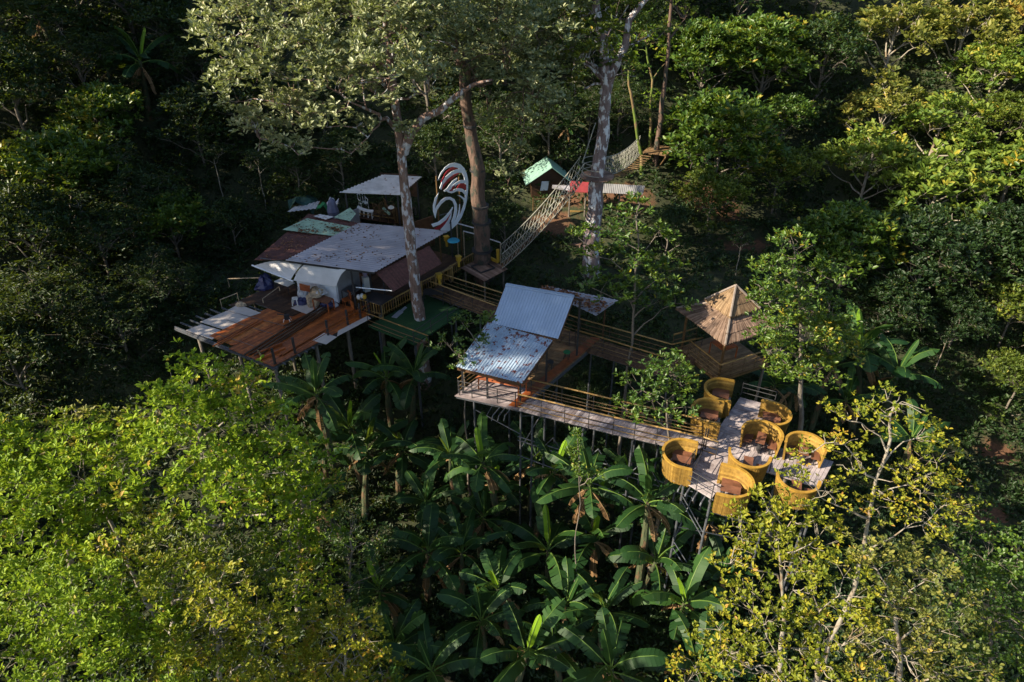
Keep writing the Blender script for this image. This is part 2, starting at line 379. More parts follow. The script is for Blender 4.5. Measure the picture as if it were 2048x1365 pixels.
def wood(trunk, trunk_r, lobes, clumps, g, tipr=.012, twig=True, nseg=5, upc=.7, zmin=-1e9):
    """trunk polyline, limbs to each lobe centre, twigs to each clump; returns MB"""
    mb = MB()
    T = [Vector(p) for p in trunk]
    dense = []
    for a, b in zip(T[:-1], T[1:]):
        m = max(2, int((b - a).length / .5))
        for i in range(m): dense.append(a.lerp(b, i / m))
    dense.append(T[-1])
    for i in range(1, len(dense) - 1):
        dense[i] = dense[i] + Vector((noise.noise(dense[i] * .5), noise.noise(dense[i] * .5 + Vector((9, 0, 0))), 0)) * .16
    n = len(dense)
    tr = [trunk_r * (1.0 - .72 * (i / n) ** 1.1) * (1 + .5 * math.exp(-i / 1.6)) for i in range(n)]
    mb.tube(dense, tr, 14, cap=False)
    for k_ in range(len(mb.v)):
        v_ = Vector(mb.v[k_]); r_ = tr[min(n - 1, k_ // 14)]; c_ = dense[min(n - 1, k_ // 14)]
        h_ = noise.noise(v_ * (.9 / max(.15, r_)) * .6) * .22 + noise.noise(Vector((v_.x * 3, v_.y * 3, v_.z * .7))) * .12
        mb.v[k_] = tuple(v_ + (v_ - c_) * h_)
    nodes = [np.array(d) for d in dense]; rad = list(tr); limb_start = 0
    order = sorted(range(len(lobes)), key=lambda i: (Vector(lobes[i][0]) - T[-1]).length)
    for i in order:
        c = np.array(lobes[i][0], dtype=float); c[2] -= lobes[i][1] * .25
        A = np.array(nodes); dv = c - A; hd = np.hypot(dv[:, 0], dv[:, 1])
        cost = np.linalg.norm(dv, axis=1) + 2.5 * np.maximum(0, hd * upc - dv[:, 2]) - np.array(rad) * 4 + np.where(A[:, 2] < min(zmin, max(nd_[2] for nd_ in nodes[:n]) - 1), np.where(np.arange(len(A)) < n, 100, 0), 0)
        j = int(np.argmin(cost)); s0 = A[j]; dist = np.linalg.norm(c - s0)
        if dist < .3: continue
        m = max(3, int(dist / .55)); r0 = min(rad[j] * .72, .05 + dist * .022)
        ctrl = (s0 + c) / 2 + np.array([0, 0, dist * .10]) + g.normal(size=3) * dist * .10
        pts = []
        for q in range(m + 1):
            t = q / m; p = (1 - t) ** 2 * s0 + 2 * t * (1 - t) * ctrl + t * t * c
            if 0 < q: p = p + g.normal(size=3) * min(.12, dist * .03)
            pts.append(p)
        rs = [max(tipr * 1.6, r0 * (1 - .75 * q / m)) for q in range(m + 1)]
        mb.tube(pts, rs, 6, cap=False)
        nodes += pts[1:]; rad += rs[1:]
    if twig:
        A = np.array(nodes); RR = np.array(rad)
        far = np.linalg.norm(clumps - np.array(T[-1]), axis=1)
        for i in np.argsort(far):
            c = clumps[i]; dv = c - A
            cost = np.linalg.norm(dv, axis=1) + .8 * np.maximum(0, -dv[:, 2]) + np.where((np.arange(len(A)) < n) & (A[:, 2] < zmin), 100, 0)
            j = int(np.argmin(cost)); s0 = A[j]; dist = np.linalg.norm(c - s0)
            if dist < .15: continue
            mid = (s0 + c) / 2 + g.normal(size=3) * dist * .13 + np.array([0, 0, .06 * dist])
            q1 = s0 * .55 + mid * .45 + g.normal(size=3) * dist * .04
            r0 = min(RR[j] * .8, tipr * 1.7 + dist * .008)
            mb.tube([s0, q1, mid, c], [r0, r0 * .8, r0 * .62, tipr * .6], 4, cap=False)
            if i % 3 == 0:
                A = np.vstack([A, mid]); RR = np.append(RR, r0 * .7)
    return mb

def make_crown(lobes, g, dens=9., flat=.75, **kw):
    """lobes: list of (centre, r). density = clumps per square metre of lobe shell"""
    P_, O_, Tt = [], [], []
    for c, r in lobes:
        n = max(6, int(dens * r * r))
        p, o = lobe_clumps(c, r, n, g, flat); P_.append(p); O_.append(o)
        base = g.uniform(.1, .6)
        hgt = (p[:, 2] - c[2]) / r
        Tt.append(np.clip(base + g.normal(size=n) * .16, 0, .9))
    P_ = np.concatenate(P_); O_ = np.concatenate(O_); Tt = np.concatenate(Tt)
    return P_, O_, clump_leaves(P_, O_, g, tintc=Tt, **kw)

def unique_tree(name, label, base, trunk, trunk_r, lobes, leaf, bark, seed, cat='tree', group=None, dens=9., flat=.75, tipr=.012, upc=.7, zmin=-1e9, **kw):
    g = np.random.default_rng(seed)
    root = thing(name, label, cat, base, group)
    cl, out, (V, F, t) = make_crown(lobes, g, dens, flat, **kw)
    wood([base - Vector((0, 0, .5))] + list(trunk), trunk_r, lobes, cl, g, tipr, upc=upc, zmin=zmin).build('trunk', bark, root, smooth=True)
    raw_mesh('crown', V, F, LEAFM[leaf], root, t)
    return root

# --- archetypes of background trees: crown centred on the local origin
ARCH = {}
def archetype(key, leaf, bark, seed, nl=11, R0=3.0, spread=1.0, tall=.8, dens=10., lobe=(1.0, 1.6), trunk_r=.2, droplobes=0, **kw):
    g = np.random.default_rng(seed)
    lobes = []
    for i in range(nl):
        th = i * 2.4 + g.uniform(-.4, .4); rr = R0 * spread * math.sqrt((i + .3) / nl) * .72
        z = R0 * tall * (.55 * (1 - (rr / R0) ** 2 * 1.6) + g.uniform(-.35, .25))
        lobes.append(((rr * math.cos(th), rr * math.sin(th), z), g.uniform(*lobe) * R0 / 3))
    for i in range(droplobes):
        th = g.uniform(0, 6.28); lobes.append(((R0 * .75 * math.cos(th), R0 * .75 * math.sin(th), -R0 * g.uniform(.5, 1.1)), g.uniform(*lobe) * R0 / 3.4))
    cl, out, (V, F, t) = make_crown(lobes, g, dens, **kw)
    mb = wood([(0.3, -.2, -14), (.2, 0, -8), (0, .1, -3), (0, 0, R0 * .2)], trunk_r, lobes, cl, g)
    tr = mb.build('trunk', bark, None, smooth=True, org=(0, 0, 0)); cr = raw_mesh('crown', V, F, LEAFM[leaf], None, t, org=(0, 0, 0))
    ARCH[key] = (tr.data, cr.data, R0)
    bpy.data.objects.remove(tr); bpy.data.objects.remove(cr)
def put_tree(key, px, py, rpx, label, d=None, name='broadleaf_tree', cat='tree', group=None, rz=None, sz=1.0):
    td, cdm, R0 = ARCH[key]
    if d is None: d = hit(px, py + .75 * rpx) * .965
    c = Wd(px, py, d); s = rpx * d / FPX / (R0 * 1.05)
    zg = zt(c.x, c.y); zg = min(zg, c.z - .3)
    root = thing(name, label, cat, (c.x, c.y, zg), group)
    root.rotation_euler = (0, 0, R.uniform(0, 6.28) if rz is None else rz)
    for nm, dt in (('trunk', td), ('crown', cdm)):
        o = bpy.data.objects.new(nm, dt); C.objects.link(o); o.parent = root
        o.location = (0, 0, c.z - zg); o.scale = (s, s, s * sz); ORG[o.name] = Vector(root.location)
    return root

# --- banana plants
def banana_leaf(mb_blade, mb_rib, base, az, L, W, rise, arch, g, tear=.35, tint=.4, segs=15, roll=0):
    d = Vector((math.cos(az), math.sin(az), 0)); side = Vector((-math.sin(az), math.cos(az), 0))
    pts = []; p = Vector(base); ang = rise
    for i in range(segs + 1):
        pts.append(p.copy()); st = L / segs
        p = p + (d * math.cos(ang) + Vector((0, 0, 1)) * math.sin(ang)) * st
        ang -= arch / segs * (.6 + .9 * i / segs)
    mb_rib.tube([x + Vector((0, 0, .012)) for x in pts[::3]] , [.035 * (1 - .8 * k / 5) for k in range(len(pts[::3]))], 4, cap=False, t=.95)
    prof = lambda t: W * .5 * min(1, (t / .16) ** .6 if t > 0 else 0) * (1 - max(0, (t - .72) / .28) ** 2.2) ** .75
    s0 = 2
    for sgn in (-1, 1):
        dr = g.uniform(.15, .5); off = 0
        for i in range(s0, segs):
            a, b = pts[i], pts[i + 1]
            t0, t1 = (i - s0) / (segs - s0), (i + 1 - s0) / (segs - s0)
            w0, w1 = max(.015, prof(t0)), max(.015, prof(t1))
            if g.random() < tear: dr = g.uniform(.1, .95); off = g.uniform(-.06, .1); new = True
            tang = (b - a).normalized()
            sd = (side * sgn).normalized(); up = sd.cross(tang) * sgn
            up = tang.cross(sd) if tang.cross(sd).z > 0 else sd.cross(tang)
            o = lambda w_: sd * w_ * math.cos(dr) - up * w_ * math.sin(dr) * .9 + tang * w_ * .28
            oa, ob = a + o(w0) + tang * off * .3, b + o(w1) - tang * .0
            gap = tang * (L / segs) * (.16 if g.random() < tear else 0)
            mb_blade.add([a, b, ob - gap, oa], [(0, 1, 2, 3)] if sgn > 0 else [(3, 2, 1, 0)], min(1, max(0, tint + g.normal() * .05)))
BAN = []
def banana_arch(seed, H=2.2, nleaf=9, L=2.4, tear=.3, upright=.0):
    g = np.random.default_rng(seed)
    st, bl, rb, dd, yg = MB(), MB(), MB(), MB(), MB()
    lean = Vector((g.normal() * .12, g.normal() * .12, 0))
    st.tube([(0, 0, -3.0), (0, 0, 0), lean * H * .5 + Vector((0, 0, H * .5)), lean * H + Vector((0, 0, H))], [.2, .17, .13, .085], 8)
    top = lean * H + Vector((0, 0, H))
    for i in range(nleaf):
        az = i * 2.4 + g.uniform(-.3, .3); f = i / (nleaf - 1)
        rise = 1.35 - 1.15 * f * (1 - upright) + g.normal() * .1
        banana_leaf(bl, rb, top - Vector((0, 0, .25 * f)), az, L * g.uniform(.8, 1.12), L * .27 * g.uniform(.85, 1.15), rise, g.uniform(.9, 1.7), g, tear * g.uniform(.3, 1.5), g.uniform(.1, .75))
    banana_leaf(yg, rb, top, g.uniform(0, 6.28), L * .75, L * .13, 1.45, .35, g, .02, .5)
    for i in range(2 + seed % 3):
        az = g.uniform(0, 6.28); banana_leaf(dd, dd, top - Vector((0, 0, .3)), az, L * g.uniform(.5, .8), L * .14, -.5, .9, g, .8, g.uniform(.1, .9))
    ms = []
    for nm, mb, m in (('stem', st, STEM_G), ('foliage', bl, LEAFM['banana']), ('midribs', rb, LEAFM['rib']), ('young_leaf', yg, LEAFM['young' if seed % 5 in (0, 3) else 'banana']), ('dead_leaves', dd, LEAFM['dead'])):
        o = mb.build(nm, m, None, org=(0, 0, 0)); ms.append((nm, o.data)); bpy.data.objects.remove(o)
    BAN.append(ms)
def put_banana(k, px, py, scale, label, z=None, d=None, rz=None, up=2.0):
    """px,py: pixel of the crown heart (where leaves leave the stem)"""
    if d is None:
        d = hit(px, py + 60) * (.91 if py > 500 else .965)
    scale *= R.uniform(1.08, 1.36)
    c = Wd(px, py, d); zg = c.z - up * scale
    root = thing('banana_plant', label, 'banana plant', (c.x, c.y, zg), 'banana plants')
    root.rotation_euler = (0, 0, R.uniform(0, 6.28) if rz is None else rz); root.scale = (scale,) * 3; root.rotation_euler[0] = R.uniform(-.14, .14); root.rotation_euler[1] = R.uniform(-.14, .14)
    for nm, dt in BAN[k % len(BAN)]:
        o = bpy.data.objects.new(nm, dt); C.objects.link(o); o.parent = root
    return root

# ------------------------------------------------------------------ understory: one mass over the slopes
def make_undergrowth():
    g = np.random.default_rng(5)
    pts = []
    for k in range(16000):
        if k < 13000:
            px, py = g.uniform(-150, 2200), g.uniform(-60, 1420)
            d = hit(px, py)
            if d > 95: continue
            p = Wd(px, py, d)
        else:
            p = Vector((g.uniform(-55, 50), g.uniform(16, 66), 0))
        x, y = p.x + g.normal() * .4, p.y + g.normal() * .4
        if bare_at(x, y) > .3 and g.random() < .9: continue
        zz = zt(x, y)
        mound = 1.6 * max(0, noise.noise(Vector((x * .22, y * .22, 7)))) + .8 * max(0, noise.noise(Vector((x * .6, y * .6, 1))))
        hh = .25 + mound * (1.6 if y > 44 else .9)
        if abs(x - 26) < 5 and 24 < y < 36: hh *= .3
        pts.append((x, y, zz + hh * g.uniform(.4, 1)))
    cl = np.array(pts); out = np.tile(np.array([0, 0, 1.]), (len(cl), 1))
    tc = np.array([.3 + .4 * noise.noise(Vector((p[0] * .3, p[1] * .3, 2))) for p in cl])
    V, F, t = clump_leaves(cl, out, g, nr=4, nl=5, rc=.55, L=.27, wr=.42, tintc=np.clip(tc, 0, .9))
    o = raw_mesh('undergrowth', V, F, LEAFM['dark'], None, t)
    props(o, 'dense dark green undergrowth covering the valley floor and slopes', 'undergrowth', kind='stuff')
make_undergrowth()
# ------------------------------------------------------------------ structure helpers
def lerp(a, b, t): return a + (b - a) * t
def bil(q, u, v):   # q: 4 corners, u along q0->q1, v along q0->q3
    return lerp(lerp(q[0], q[1], u), lerp(q[3], q[2], u), v)
def planks(mb, q, pw, th=.035, along='v', gap=.012, rag=.0, split=0, tr=(0, 1), drop=0.0, wob=.004):
    """boards across quad q; along='v': each board runs q0->q3 direction, stacked along q0->q1"""
    if along == 'u': q = [q[0], q[3], q[2], q[1]]
    n = max(1, round((q[1] - q[0]).length / pw)); g = gap / pw / n * 1.0 * pw / pw
    for i in range(n):
        if R.random() < drop: continue
        u0, u1 = (i + .04) / n, (i + .96) / n
        cuts = [0, 1]
        if split: cuts = [0] + sorted(R.uniform(.15, .85) for _ in range(R.choice([0, 1, split]))) + [1]
        for a, b in zip(cuts[:-1], cuts[1:]):
            v0 = a + (R.uniform(0, rag) if a == 0 else .002); v1 = b - (R.uniform(0, rag) if b == 1 else .002)
            dz = Vector((0, 0, R.uniform(-wob, wob)))
            mb.slab([bil(q, u0, v0) + dz, bil(q, u1, v0) + dz, bil(q, u1, v1) + dz, bil(q, u0, v1) + dz], th, t=R.uniform(*tr))
    return mb
def corr(mb, q, n, amp=.02, th=.012, rag=0.0, trap=False, nv=2, sag=0):
    """corrugated sheet; ridges run q0->q3, repeated n times along q0->q1"""
    nrm = (q[1] - q[0]).cross(q[3] - q[0]).normalized()
    if nrm.z < 0: nrm = -nrm
    prof = [(0, 0), (.1, 1), (.28, 1), (.38, 0)] if trap else [(k / 6, .5 + .5 * math.sin(2 * math.pi * k / 6)) for k in range(6)]
    us = [((i + a) / n, h) for i in range(n) for a, h in prof] + [(1, prof[0][1])]
    vs = []; fs = []; m = len(us)
    for j in range(nv + 1):
        v = j / nv
        for u, h in us:
            r = R.uniform(-rag, rag) if (j in (0, nv) and rag) else 0
            vs.append(bil(q, u, min(1, max(0, v)) + r) + nrm * (h * amp) - Vector((0, 0, sag * 4 * v * (1 - v))))
    top = len(vs)
    vs += [v - nrm * th for v in vs]
    for j in range(nv):
        for i in range(m - 1):
            a = j * m + i; fs.append((a, a + 1, a + 1 + m, a + m)); fs.append((top + a, top + a + m, top + a + 1 + m, top + a + 1))
    for i in range(m - 1):
        fs.append((i, top + i, top + i + 1, i + 1)); e = nv * m + i; fs.append((e, e + 1, top + e + 1, top + e))
    for j in range(nv):
        a = j * m; fs.append((a, a + m, top + a + m, top + a)); b = j * m + m - 1; fs.append((b, top + b, top + b + m, b + m))
    return mb.add(vs, fs)
def bamboo(mb, a, b, r=.035, t=.5, sag=0.0, nl=.45):
    a, b = Vector(a), Vector(b); L = (b - a).length; n = max(1, int(L / nl)); pts = []; rs = []
    for i in range(n + 1):
        f = i / n; p = a.lerp(b, f) - Vector((0, 0, sag * 4 * f * (1 - f)))
        d = (b - a).normalized() * .02
        if 0 < i < n: pts += [p - d, p, p + d]; rs += [r, r * 1.18, r]
        else: pts.append(p); rs.append(r)
    mb.tube(pts, rs, 6, t=t)
def post(mb, p, h, r=.025, n=6, t=.3): mb.tube([p, p + Vector((0, 0, h))], r, n, t=t)
def gpost(mb, p, r=.06, top=-.06):   # down to the ground
    z = zt(p.x, p.y) - .4
    mb.tube([Vector((p.x, p.y, z)), Vector((p.x, p.y, p.z + top))], r, 8)
def rail_run(label, pts, h=1.0, rails=(1.0, .66, .33), step=1.2, r=.038, cat='railing', name='bamboo_railing', postmat=None, col=(.35, .9), mids=None, group=None):
    """pts on deck level: top rail and lower rails of bamboo with dark steel posts"""
    root = thing(name, label, cat, pts[0], group)
    up = Vector((0, 0, 1))
    for k, f in enumerate(rails):
        mb = MB()
        for a, b in zip(pts[:-1], pts[1:]):
            bamboo(mb, a + up * h * f, b + up * h * f, r if k == 0 else r * .62, t=R.uniform(*col), sag=0 if k == 0 else .02)
        mb.build('rail', M_BAMBOO if k == 0 else M_BAMBOO_D, root, smooth=True)
    for a, b in zip(pts[:-1], pts[1:]):
        n = max(1, round((b - a).length / step))
        for i in range(n + (b is pts[-1])):
            mb = MB(); p = a.lerp(b, i / n); post(mb, p - up * .12, h * 1.0 + .1, .02); mb.build('post', postmat or M_STEEL, root)
    return root
Z = Vector((0, 0, 1))

# ------------------------------------------------------------------ timber deck (left)
def timber_deck():
    A, B, D = P(352, 655), P(547, 733), P(742, 628)
    q = [A, B, D, D + (A - B)]          # front-left, front-right, back-right, back-left
    root = thing('timber_deck', 'half built red brown timber deck on stilts beside the white kitchen', 'deck', tuple(q[0]))
    mb = MB()
    # main boards run front-left corner to back (B direction); right two thirds complete
    sub = lambda u0, u1, v0, v1: [bil(q, u0, v0), bil(q, u1, v0), bil(q, u1, v1), bil(q, u0, v1)]
    planks(mb, sub(.56, 1.0, .0, 1.0), .14, split=2, tr=(.2, .8)); mb.build('boards', M_RED_W, root)
    mb = MB(); planks(mb, sub(.30, .555, .045, .62), .14, split=1, tr=(.1, 1), rag=.01); mb.build('boards', M_ORANGE_W, root)
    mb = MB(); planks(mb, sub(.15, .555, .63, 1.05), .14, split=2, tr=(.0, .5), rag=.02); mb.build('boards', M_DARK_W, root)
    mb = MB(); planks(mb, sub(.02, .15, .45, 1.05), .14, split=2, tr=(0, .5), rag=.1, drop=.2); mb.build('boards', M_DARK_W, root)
    # open steel joists
    for i in range(15):
        v = i / 14 * .98 + .01; mb = MB()
        if v < .42: a, b = (-.03 - .02 * (i % 2), 1.03)
        else: a, b = (.0, 1.03)
        p0, p1 = bil(q, a, v), bil(q, b, v)
        mb.beam(p0 - Z * .09, p1 - Z * .09, .07, .09); mb.build('joist', M_GALV, root)
    mb = MB(); mb.beam(bil(q, -.02, 0) - Z * .17, bil(q, 1.03, 0) - Z * .17, .08, .12); mb.beam(bil(q, .98, 0) - Z * .19, bil(q, .98, 1) - Z * .19, .1, .15); mb.build('edge_beam', M_GALV, root)
    for u, v in ((.06, .12), (.5, .12), (.95, .05), (.95, .45), (.95, .78), (.06, .7), (.5, .6), (.5, .98), (.08, .98)):
        mb = MB(); gpost(mb, bil(q, u, v), .11, -.2); mb.build('stilt', BARK_D, root, smooth=True)
    # steel stanchions with thin rails along the right edge
    for k, v in enumerate((.03, .22, .55, .76, .9, 1.0)):
        mb = MB(); p = bil(q, .985, v); mb.beam(p, p + Z * 1.0, .11, .11); mb.build('stanchion', M_STEEL, root)
    for h in (.35, .62):
        mb = MB(); bamboo(mb, bil(q, 1.03, .2) + Z * h, bil(q, 1.0, 1.0) + Z * (h + .1), .022, .2); mb.build('rail', M_RED_W, root)
    # loose sheets
    def sheet(u0, u1, v0, v1, lab, z=.02, m=M_PLY):
        o = MB().slab([bil(q, u0, v0) + Z * z, bil(q, u1, v0) + Z * z, bil(q, u1, v1) + Z * z, bil(q, u0, v1) + Z * z], .018).build('plywood_sheet', m)
        props(o, lab, 'plywood', 'white boards lying on the deck')
    def psheet(px, lab, z=.03, th=.02):
        c = [P(x, y, z) for x, y in px]
        o = MB().slab(c, th).build('plywood_sheet', M_PLY); props(o, lab, 'plywood', 'white boards lying on the deck')
    psheet([(372, 661), (424, 679), (450, 663), (402, 649)], 'small white plywood sheet over the open joists nearest the deck corner', -.015)
    psheet([(400, 644), (447, 659), (500, 634), (454, 622)], 'long white plywood sheet over the open joists behind the small one', -.01)
    psheet([(455, 621), (500, 633), (522, 626), (477, 609)], 'white plywood sheet overlapping the far end of the long one', .035)
    psheet([(582, 616), (622, 632), (655, 618), (606, 605)], 'white plywood sheet lying alone in front of the tan cloths', .03)
    psheet([(625, 681), (652, 689), (674, 674), (648, 666)], 'pale board under the railing at the outer right deck edge', .03)
    psheet([(674, 673), (676, 662), (735, 632), (742, 637)], 'long pale board along the right deck edge behind the railing posts', .03)
    # stacks of long timbers lying on the deck
    def stack(px0, px1, n, w_, lab, m=M_DARK_W, lift=.03, rows=1):
        a, b = P(*px0, lift), P(*px1, lift); d = (b - a).normalized(); s = Vector((-d.y, d.x, 0))
        for i in range(n):
            o0, o1 = R.uniform(-.3, .3), R.uniform(-.3, .3); z = .04 + .06 * (i % rows); dd = s * (i / n - .5) * w_
            mb = MB(); mb.beam(a + dd + d * o0 + Z * z, b + dd + d * o1 + Z * z + s * R.uniform(-.05, .05), .07, .045, t=R.uniform(0, .8))
            o = mb.build('timber_length', m)
            props(o, lab + (', ' + ['innermost', 'second', 'third', 'fourth', 'fifth', 'sixth', 'outermost'][i if i < n - 1 else 6] + ' of them' if n > 1 else ''), 'timber', 'long timbers lying on the deck')
    stack((500, 712), (690, 590), 7, .9, 'long dark timber in the bundle on the right of the deck', M_DARK_W, rows=2)
    stack((560, 710), (720, 615), 3, .3, 'reddish timber lying close behind the deck railing posts', M_RED_W, rows=1)
    stack((430, 690), (520, 640), 3, .5, 'loose reddish timber length on the front red boards', M_RED_W)
    stack((575, 650), (640, 618), 2, .3, 'short dark timber length beside the saw horse', M_DARK_W)
    # rods lying over the boards
    for a, b, w_ in (((452, 640), (545, 668), 'middle'), ((478, 628), (580, 655), 'farthest'), ((420, 664), (530, 700), 'nearest')):
        mb = MB(); mb.tube([P(*a, .06), P(*b, .06)], .015, 5); o = mb.build('steel_rod', M_GALV); props(o, w_ + ' of three thin steel rods lying across the red deck boards', 'steel rod', 'steel rods on the deck')
    # saw stand
    r = thing('saw_stand', 'small dark power tool standing on the middle of the deck', 'power tool', P(575, 643))
    c = P(575, 643); mb = MB(); mb.box(c + Z * .3, .3, .22, .3, .4); mb.beam(c + Z * .42, c + Vector((-.55, .08, .45)), .05, .05); mb.build('tool_body', M_STEEL, r)
    for dx, dy in ((-.15, -.1), (.15, -.1), (.15, .1), (-.15, .1)):
        mb = MB(); mb.beam(c + Vector((dx * 1.4, dy * 1.4, 0)), c + Vector((dx, dy, .2)), .03, .03); mb.build('leg', M_WPL, r)
    # stairs / ramp turned down at front middle (shadowed tray)
    r = thing('box_step', 'dark open timber frame lying on the front of the deck', 'frame', P(540, 700)); c = P(540, 700)
    mb = MB(); mb.box(c + Z * .1, 1.5, .08, .12, .75); mb.build('side', M_RED_W, r); mb = MB(); mb.box(c + Vector((.3, -.5, .1)), 1.5, .08, .12, .75); mb.build('side', M_RED_W, r)
    mb = MB(); mb.box(c + Vector((-.35, -.6, .1)), .08, .8, .12, .6, .9); mb.build('end_bar', M_BAMBOO, r)
    return q
DECKQ = timber_deck()

# ------------------------------------------------------------------ restaurant building
def roof_z(px, py, z): return P(px, py, z)
def restaurant():
    base = P(700, 560); root = thing('open_restaurant', 'large low building with grey corrugated roof, white kitchen front and red brown side roof', 'building', base)
    q = [P(571, 522, 3.3), P(749, 546, 2.75), P(896, 463, 2.75), P(719, 447, 3.3)]
    mb = MB(); corr(mb, [q[0], q[3], q[2], q[1]], 27, .075, .01, nv=4); mb.build('main_roof', M_ROOFGREY, root)
    mb = MB()
    for v in (0.02, .33, .66, .98): mb.beam(bil(q, .02, v) - Z * .1, bil(q, .98, v) - Z * .1, .07, .12)
    mb.build('rafter', M_STEEL, root)
    mb = MB(); corr(mb, [P(508, 521, 2.9), P(573, 520, 3.2), P(719, 447, 3.2), P(617, 428, 2.9)], 22, .02, .01); mb.build('rusty_roof', M_ROOFRED, root)
    mb = MB(); corr(mb, [P(565, 460, 3.06), P(671, 473, 3.28), P(712, 456, 3.3), P(614, 437, 3.12)], 10, .02, .01); mb.build('green_roof_sheet', M_ROOFGREEN, root)
    mb = MB(); corr(mb, [P(627, 433, 3.12), P(652, 440, 3.14), P(668, 434, 3.16), P(640, 429, 3.12)], 4, .02, .01); mb.build('pale_roof_sheet', M_ROOFWHITE, root)
    mb = MB(); corr(mb, [P(668, 435, 3.25), P(700, 443, 3.28), P(712, 428, 3.32), P(700, 416, 3.3)], 5, .02, .01); mb.build('green_roof_sheet', M_ROOFGREEN, root)
    mb = MB(); corr(mb, [P(752, 546, 2.62), P(858, 492, 2.62), P(884, 527, 1.95), P(786, 584, 1.95)], 20, .02, .01); mb.build('side_roof', M_ROOFRED, root)
    # awning sheets, dropping in a curve
    def drape(a, b, c, d, nm, m, belly=.25):
        mb = MB(); n = 8; vs = []
        for j in range(n + 1):
            v = j / n
            for x, y in ((a, d), (b, c)):
                p = x.lerp(y, v); p = p + Z * belly * math.sin(math.pi * v) ; vs.append(p)
        fs = [(2 * j, 2 * j + 1, 2 * j + 3, 2 * j + 2) for j in range(n)]
        k = len(vs); vs += [v - Z * .02 for v in vs]
        fs += [(k + 2 * j, k + 2 * j + 2, k + 2 * j + 3, k + 2 * j + 1) for j in range(n)]
        fs += [(2 * j, 2 * j + 2, k + 2 * j + 2, k + 2 * j) for j in range(n)] + [(2 * j + 1, k + 2 * j + 1, k + 2 * j + 3, 2 * j + 3) for j in range(n)]
        fs += [(0, k, k + 1, 1), (2 * n, 2 * n + 1, k + 2 * n + 1, k + 2 * n)]
        mb.add(vs, fs).build(nm, m, root)
    drape(P(612, 528, 2.95), P(692, 540, 2.85), P(672, 573, 1.85), P(587, 561, 1.95), 'awning', M_AWN, .18)
    drape(P(560, 522, 2.95), P(606, 527, 2.95), P(581, 560, 1.95), P(508, 532, 2.25), 'awning', M_AWN, .08)
    mb = MB(); mb.tube([P(504, 531, 2.25), P(586, 563, 1.93)], .05, 6); mb.build('awning_pole', M_WHITE, root)
    mb = MB(); mb.tube([P(521, 517, 3.05), P(620, 530, 2.96)], .04, 6); mb.build('awning_pole', M_GALV, root)
    # kitchen walls
    w0, w1, w2 = P(600, 598, 0), P(676, 609, 0), P(722, 578, 0)
    def wall(a, b, z0, z1, nm, m, th=.08):
        d = (b - a).normalized(); s = Vector((-d.y, d.x, 0)) * th
        a, b = Vector((a.x, a.y, 0)), Vector((b.x, b.y, 0))
        mb = MB(); mb.hexa(a + Z * z0, b + Z * z0, b + s + Z * z0, a + s + Z * z0, a + Z * z1, b + Z * z1, b + s + Z * z1, a + s + Z * z1); mb.build(nm, m, root)
    wall(w0, w1, 0, 1.88, 'white_wall', M_WHITE); wall(w1, w2, 0, 1.95, 'grey_wall', M_GREYWALL)
    wall(w1 + Vector((.02, -.03, 0)), w1.lerp(w2, .07) + Vector((.03, -.03, 0)), 0, 1.86, 'pipe_bundle', M_WHITE, .05)
    bl = q[3] - Z * 3.3
    wall(P(640, 520, 0), P(725, 480, 0), 0, 2.4, 'rear_wall', M_GREYWALL)
    wall(P(720, 545, 0), P(870, 490, 0), 0, 2.2, 'inner_wall', M_DARK_W)
    # posts
    for px, py in ((713, 622), (770, 590), (600, 592), (850, 545), (905, 515), (745, 590)):
        b = P(px, py); mb = MB(); mb.beam(b, b + Z * (2.75 if px != 745 else 1.9), .09, .09); mb.build('post', M_STEEL, root)
    # floor slab
    f = [P(560, 600, -.06), P(730, 640, -.06), P(930, 520, -.06), P(760, 470, -.06)]
    mb = MB(); planks(mb, f, .2, .05, tr=(0, .6)); mb.build('floor', M_DARK_W, root)
    for px, py in ((600, 590), (760, 625), (900, 530)):
        mb = MB(); gpost(mb, P(px, py), .12, -.1); mb.build('stilt', BARK_D, root)
    mb = MB(); mb.slab([P(748, 545, 2.3), P(790, 590, 2.0), P(792, 590, 1.9), P(750, 545, 2.2)], .03); 
    # gutter pole across dark opening
    mb = MB(); mb.tube([P(712, 575, 1.5), P(784, 582, 1.5)], .035, 6); mb.build('support_pole', M_WHITE, root)
    # counter
    r = thing('counter', 'black topped counter inside the yellow picket fence', 'counter', P(745, 600))
    t = [P(722, 598, .85), P(762, 610, .85), P(788, 594, .85), P(748, 584, .85)]
    mb = MB(); mb.slab(t, .06); mb.build('worktop', M_BLACK, r)
    for c in t:
        mb = MB(); mb.beam(c - Z * .85 + (sum(t, Vector()) / 4 - c) * .1, c - Z * .06 + (sum(t, Vector()) / 4 - c) * .1, .06, .06); mb.build('leg', M_STEEL, r)
    for px, py, m in ((717, 594, M_WPL), (724, 592, M_WPL), (729, 594, M_YEL)):
        c = P(px, py, .98); mb = MB(); mb.tube([c - Z * .12, c, c + Z * .12], [.1, .12, .08], 8); o = mb.build('tub', m)
        props(o, {717: 'white round container at the left end of the counter', 724: 'white ball shaped container on the counter', 729: 'yellow container on the counter'}[px], 'container')
    # shelf
    r = thing('prep_table', 'grey topped table against the grey kitchen wall', 'table', P(695, 590))
    t = [P(683, 581, .85), P(697, 587, .85), P(722, 574, .85), P(708, 568, .85)]
    mb = MB(); mb.slab(t, .04); mb.build('tabletop', M_GALV, r)
    for c in t: mb = MB(); mb.beam(c - Z * .85, c - Z * .04, .04, .04); mb.build('leg', M_STEEL, r)
    # water dispenser
    c = P(734, 582, 0); r = thing('water_dispenser', 'pale water dispenser with upturned bottle standing beside the dark doorway', 'water dispenser', c)
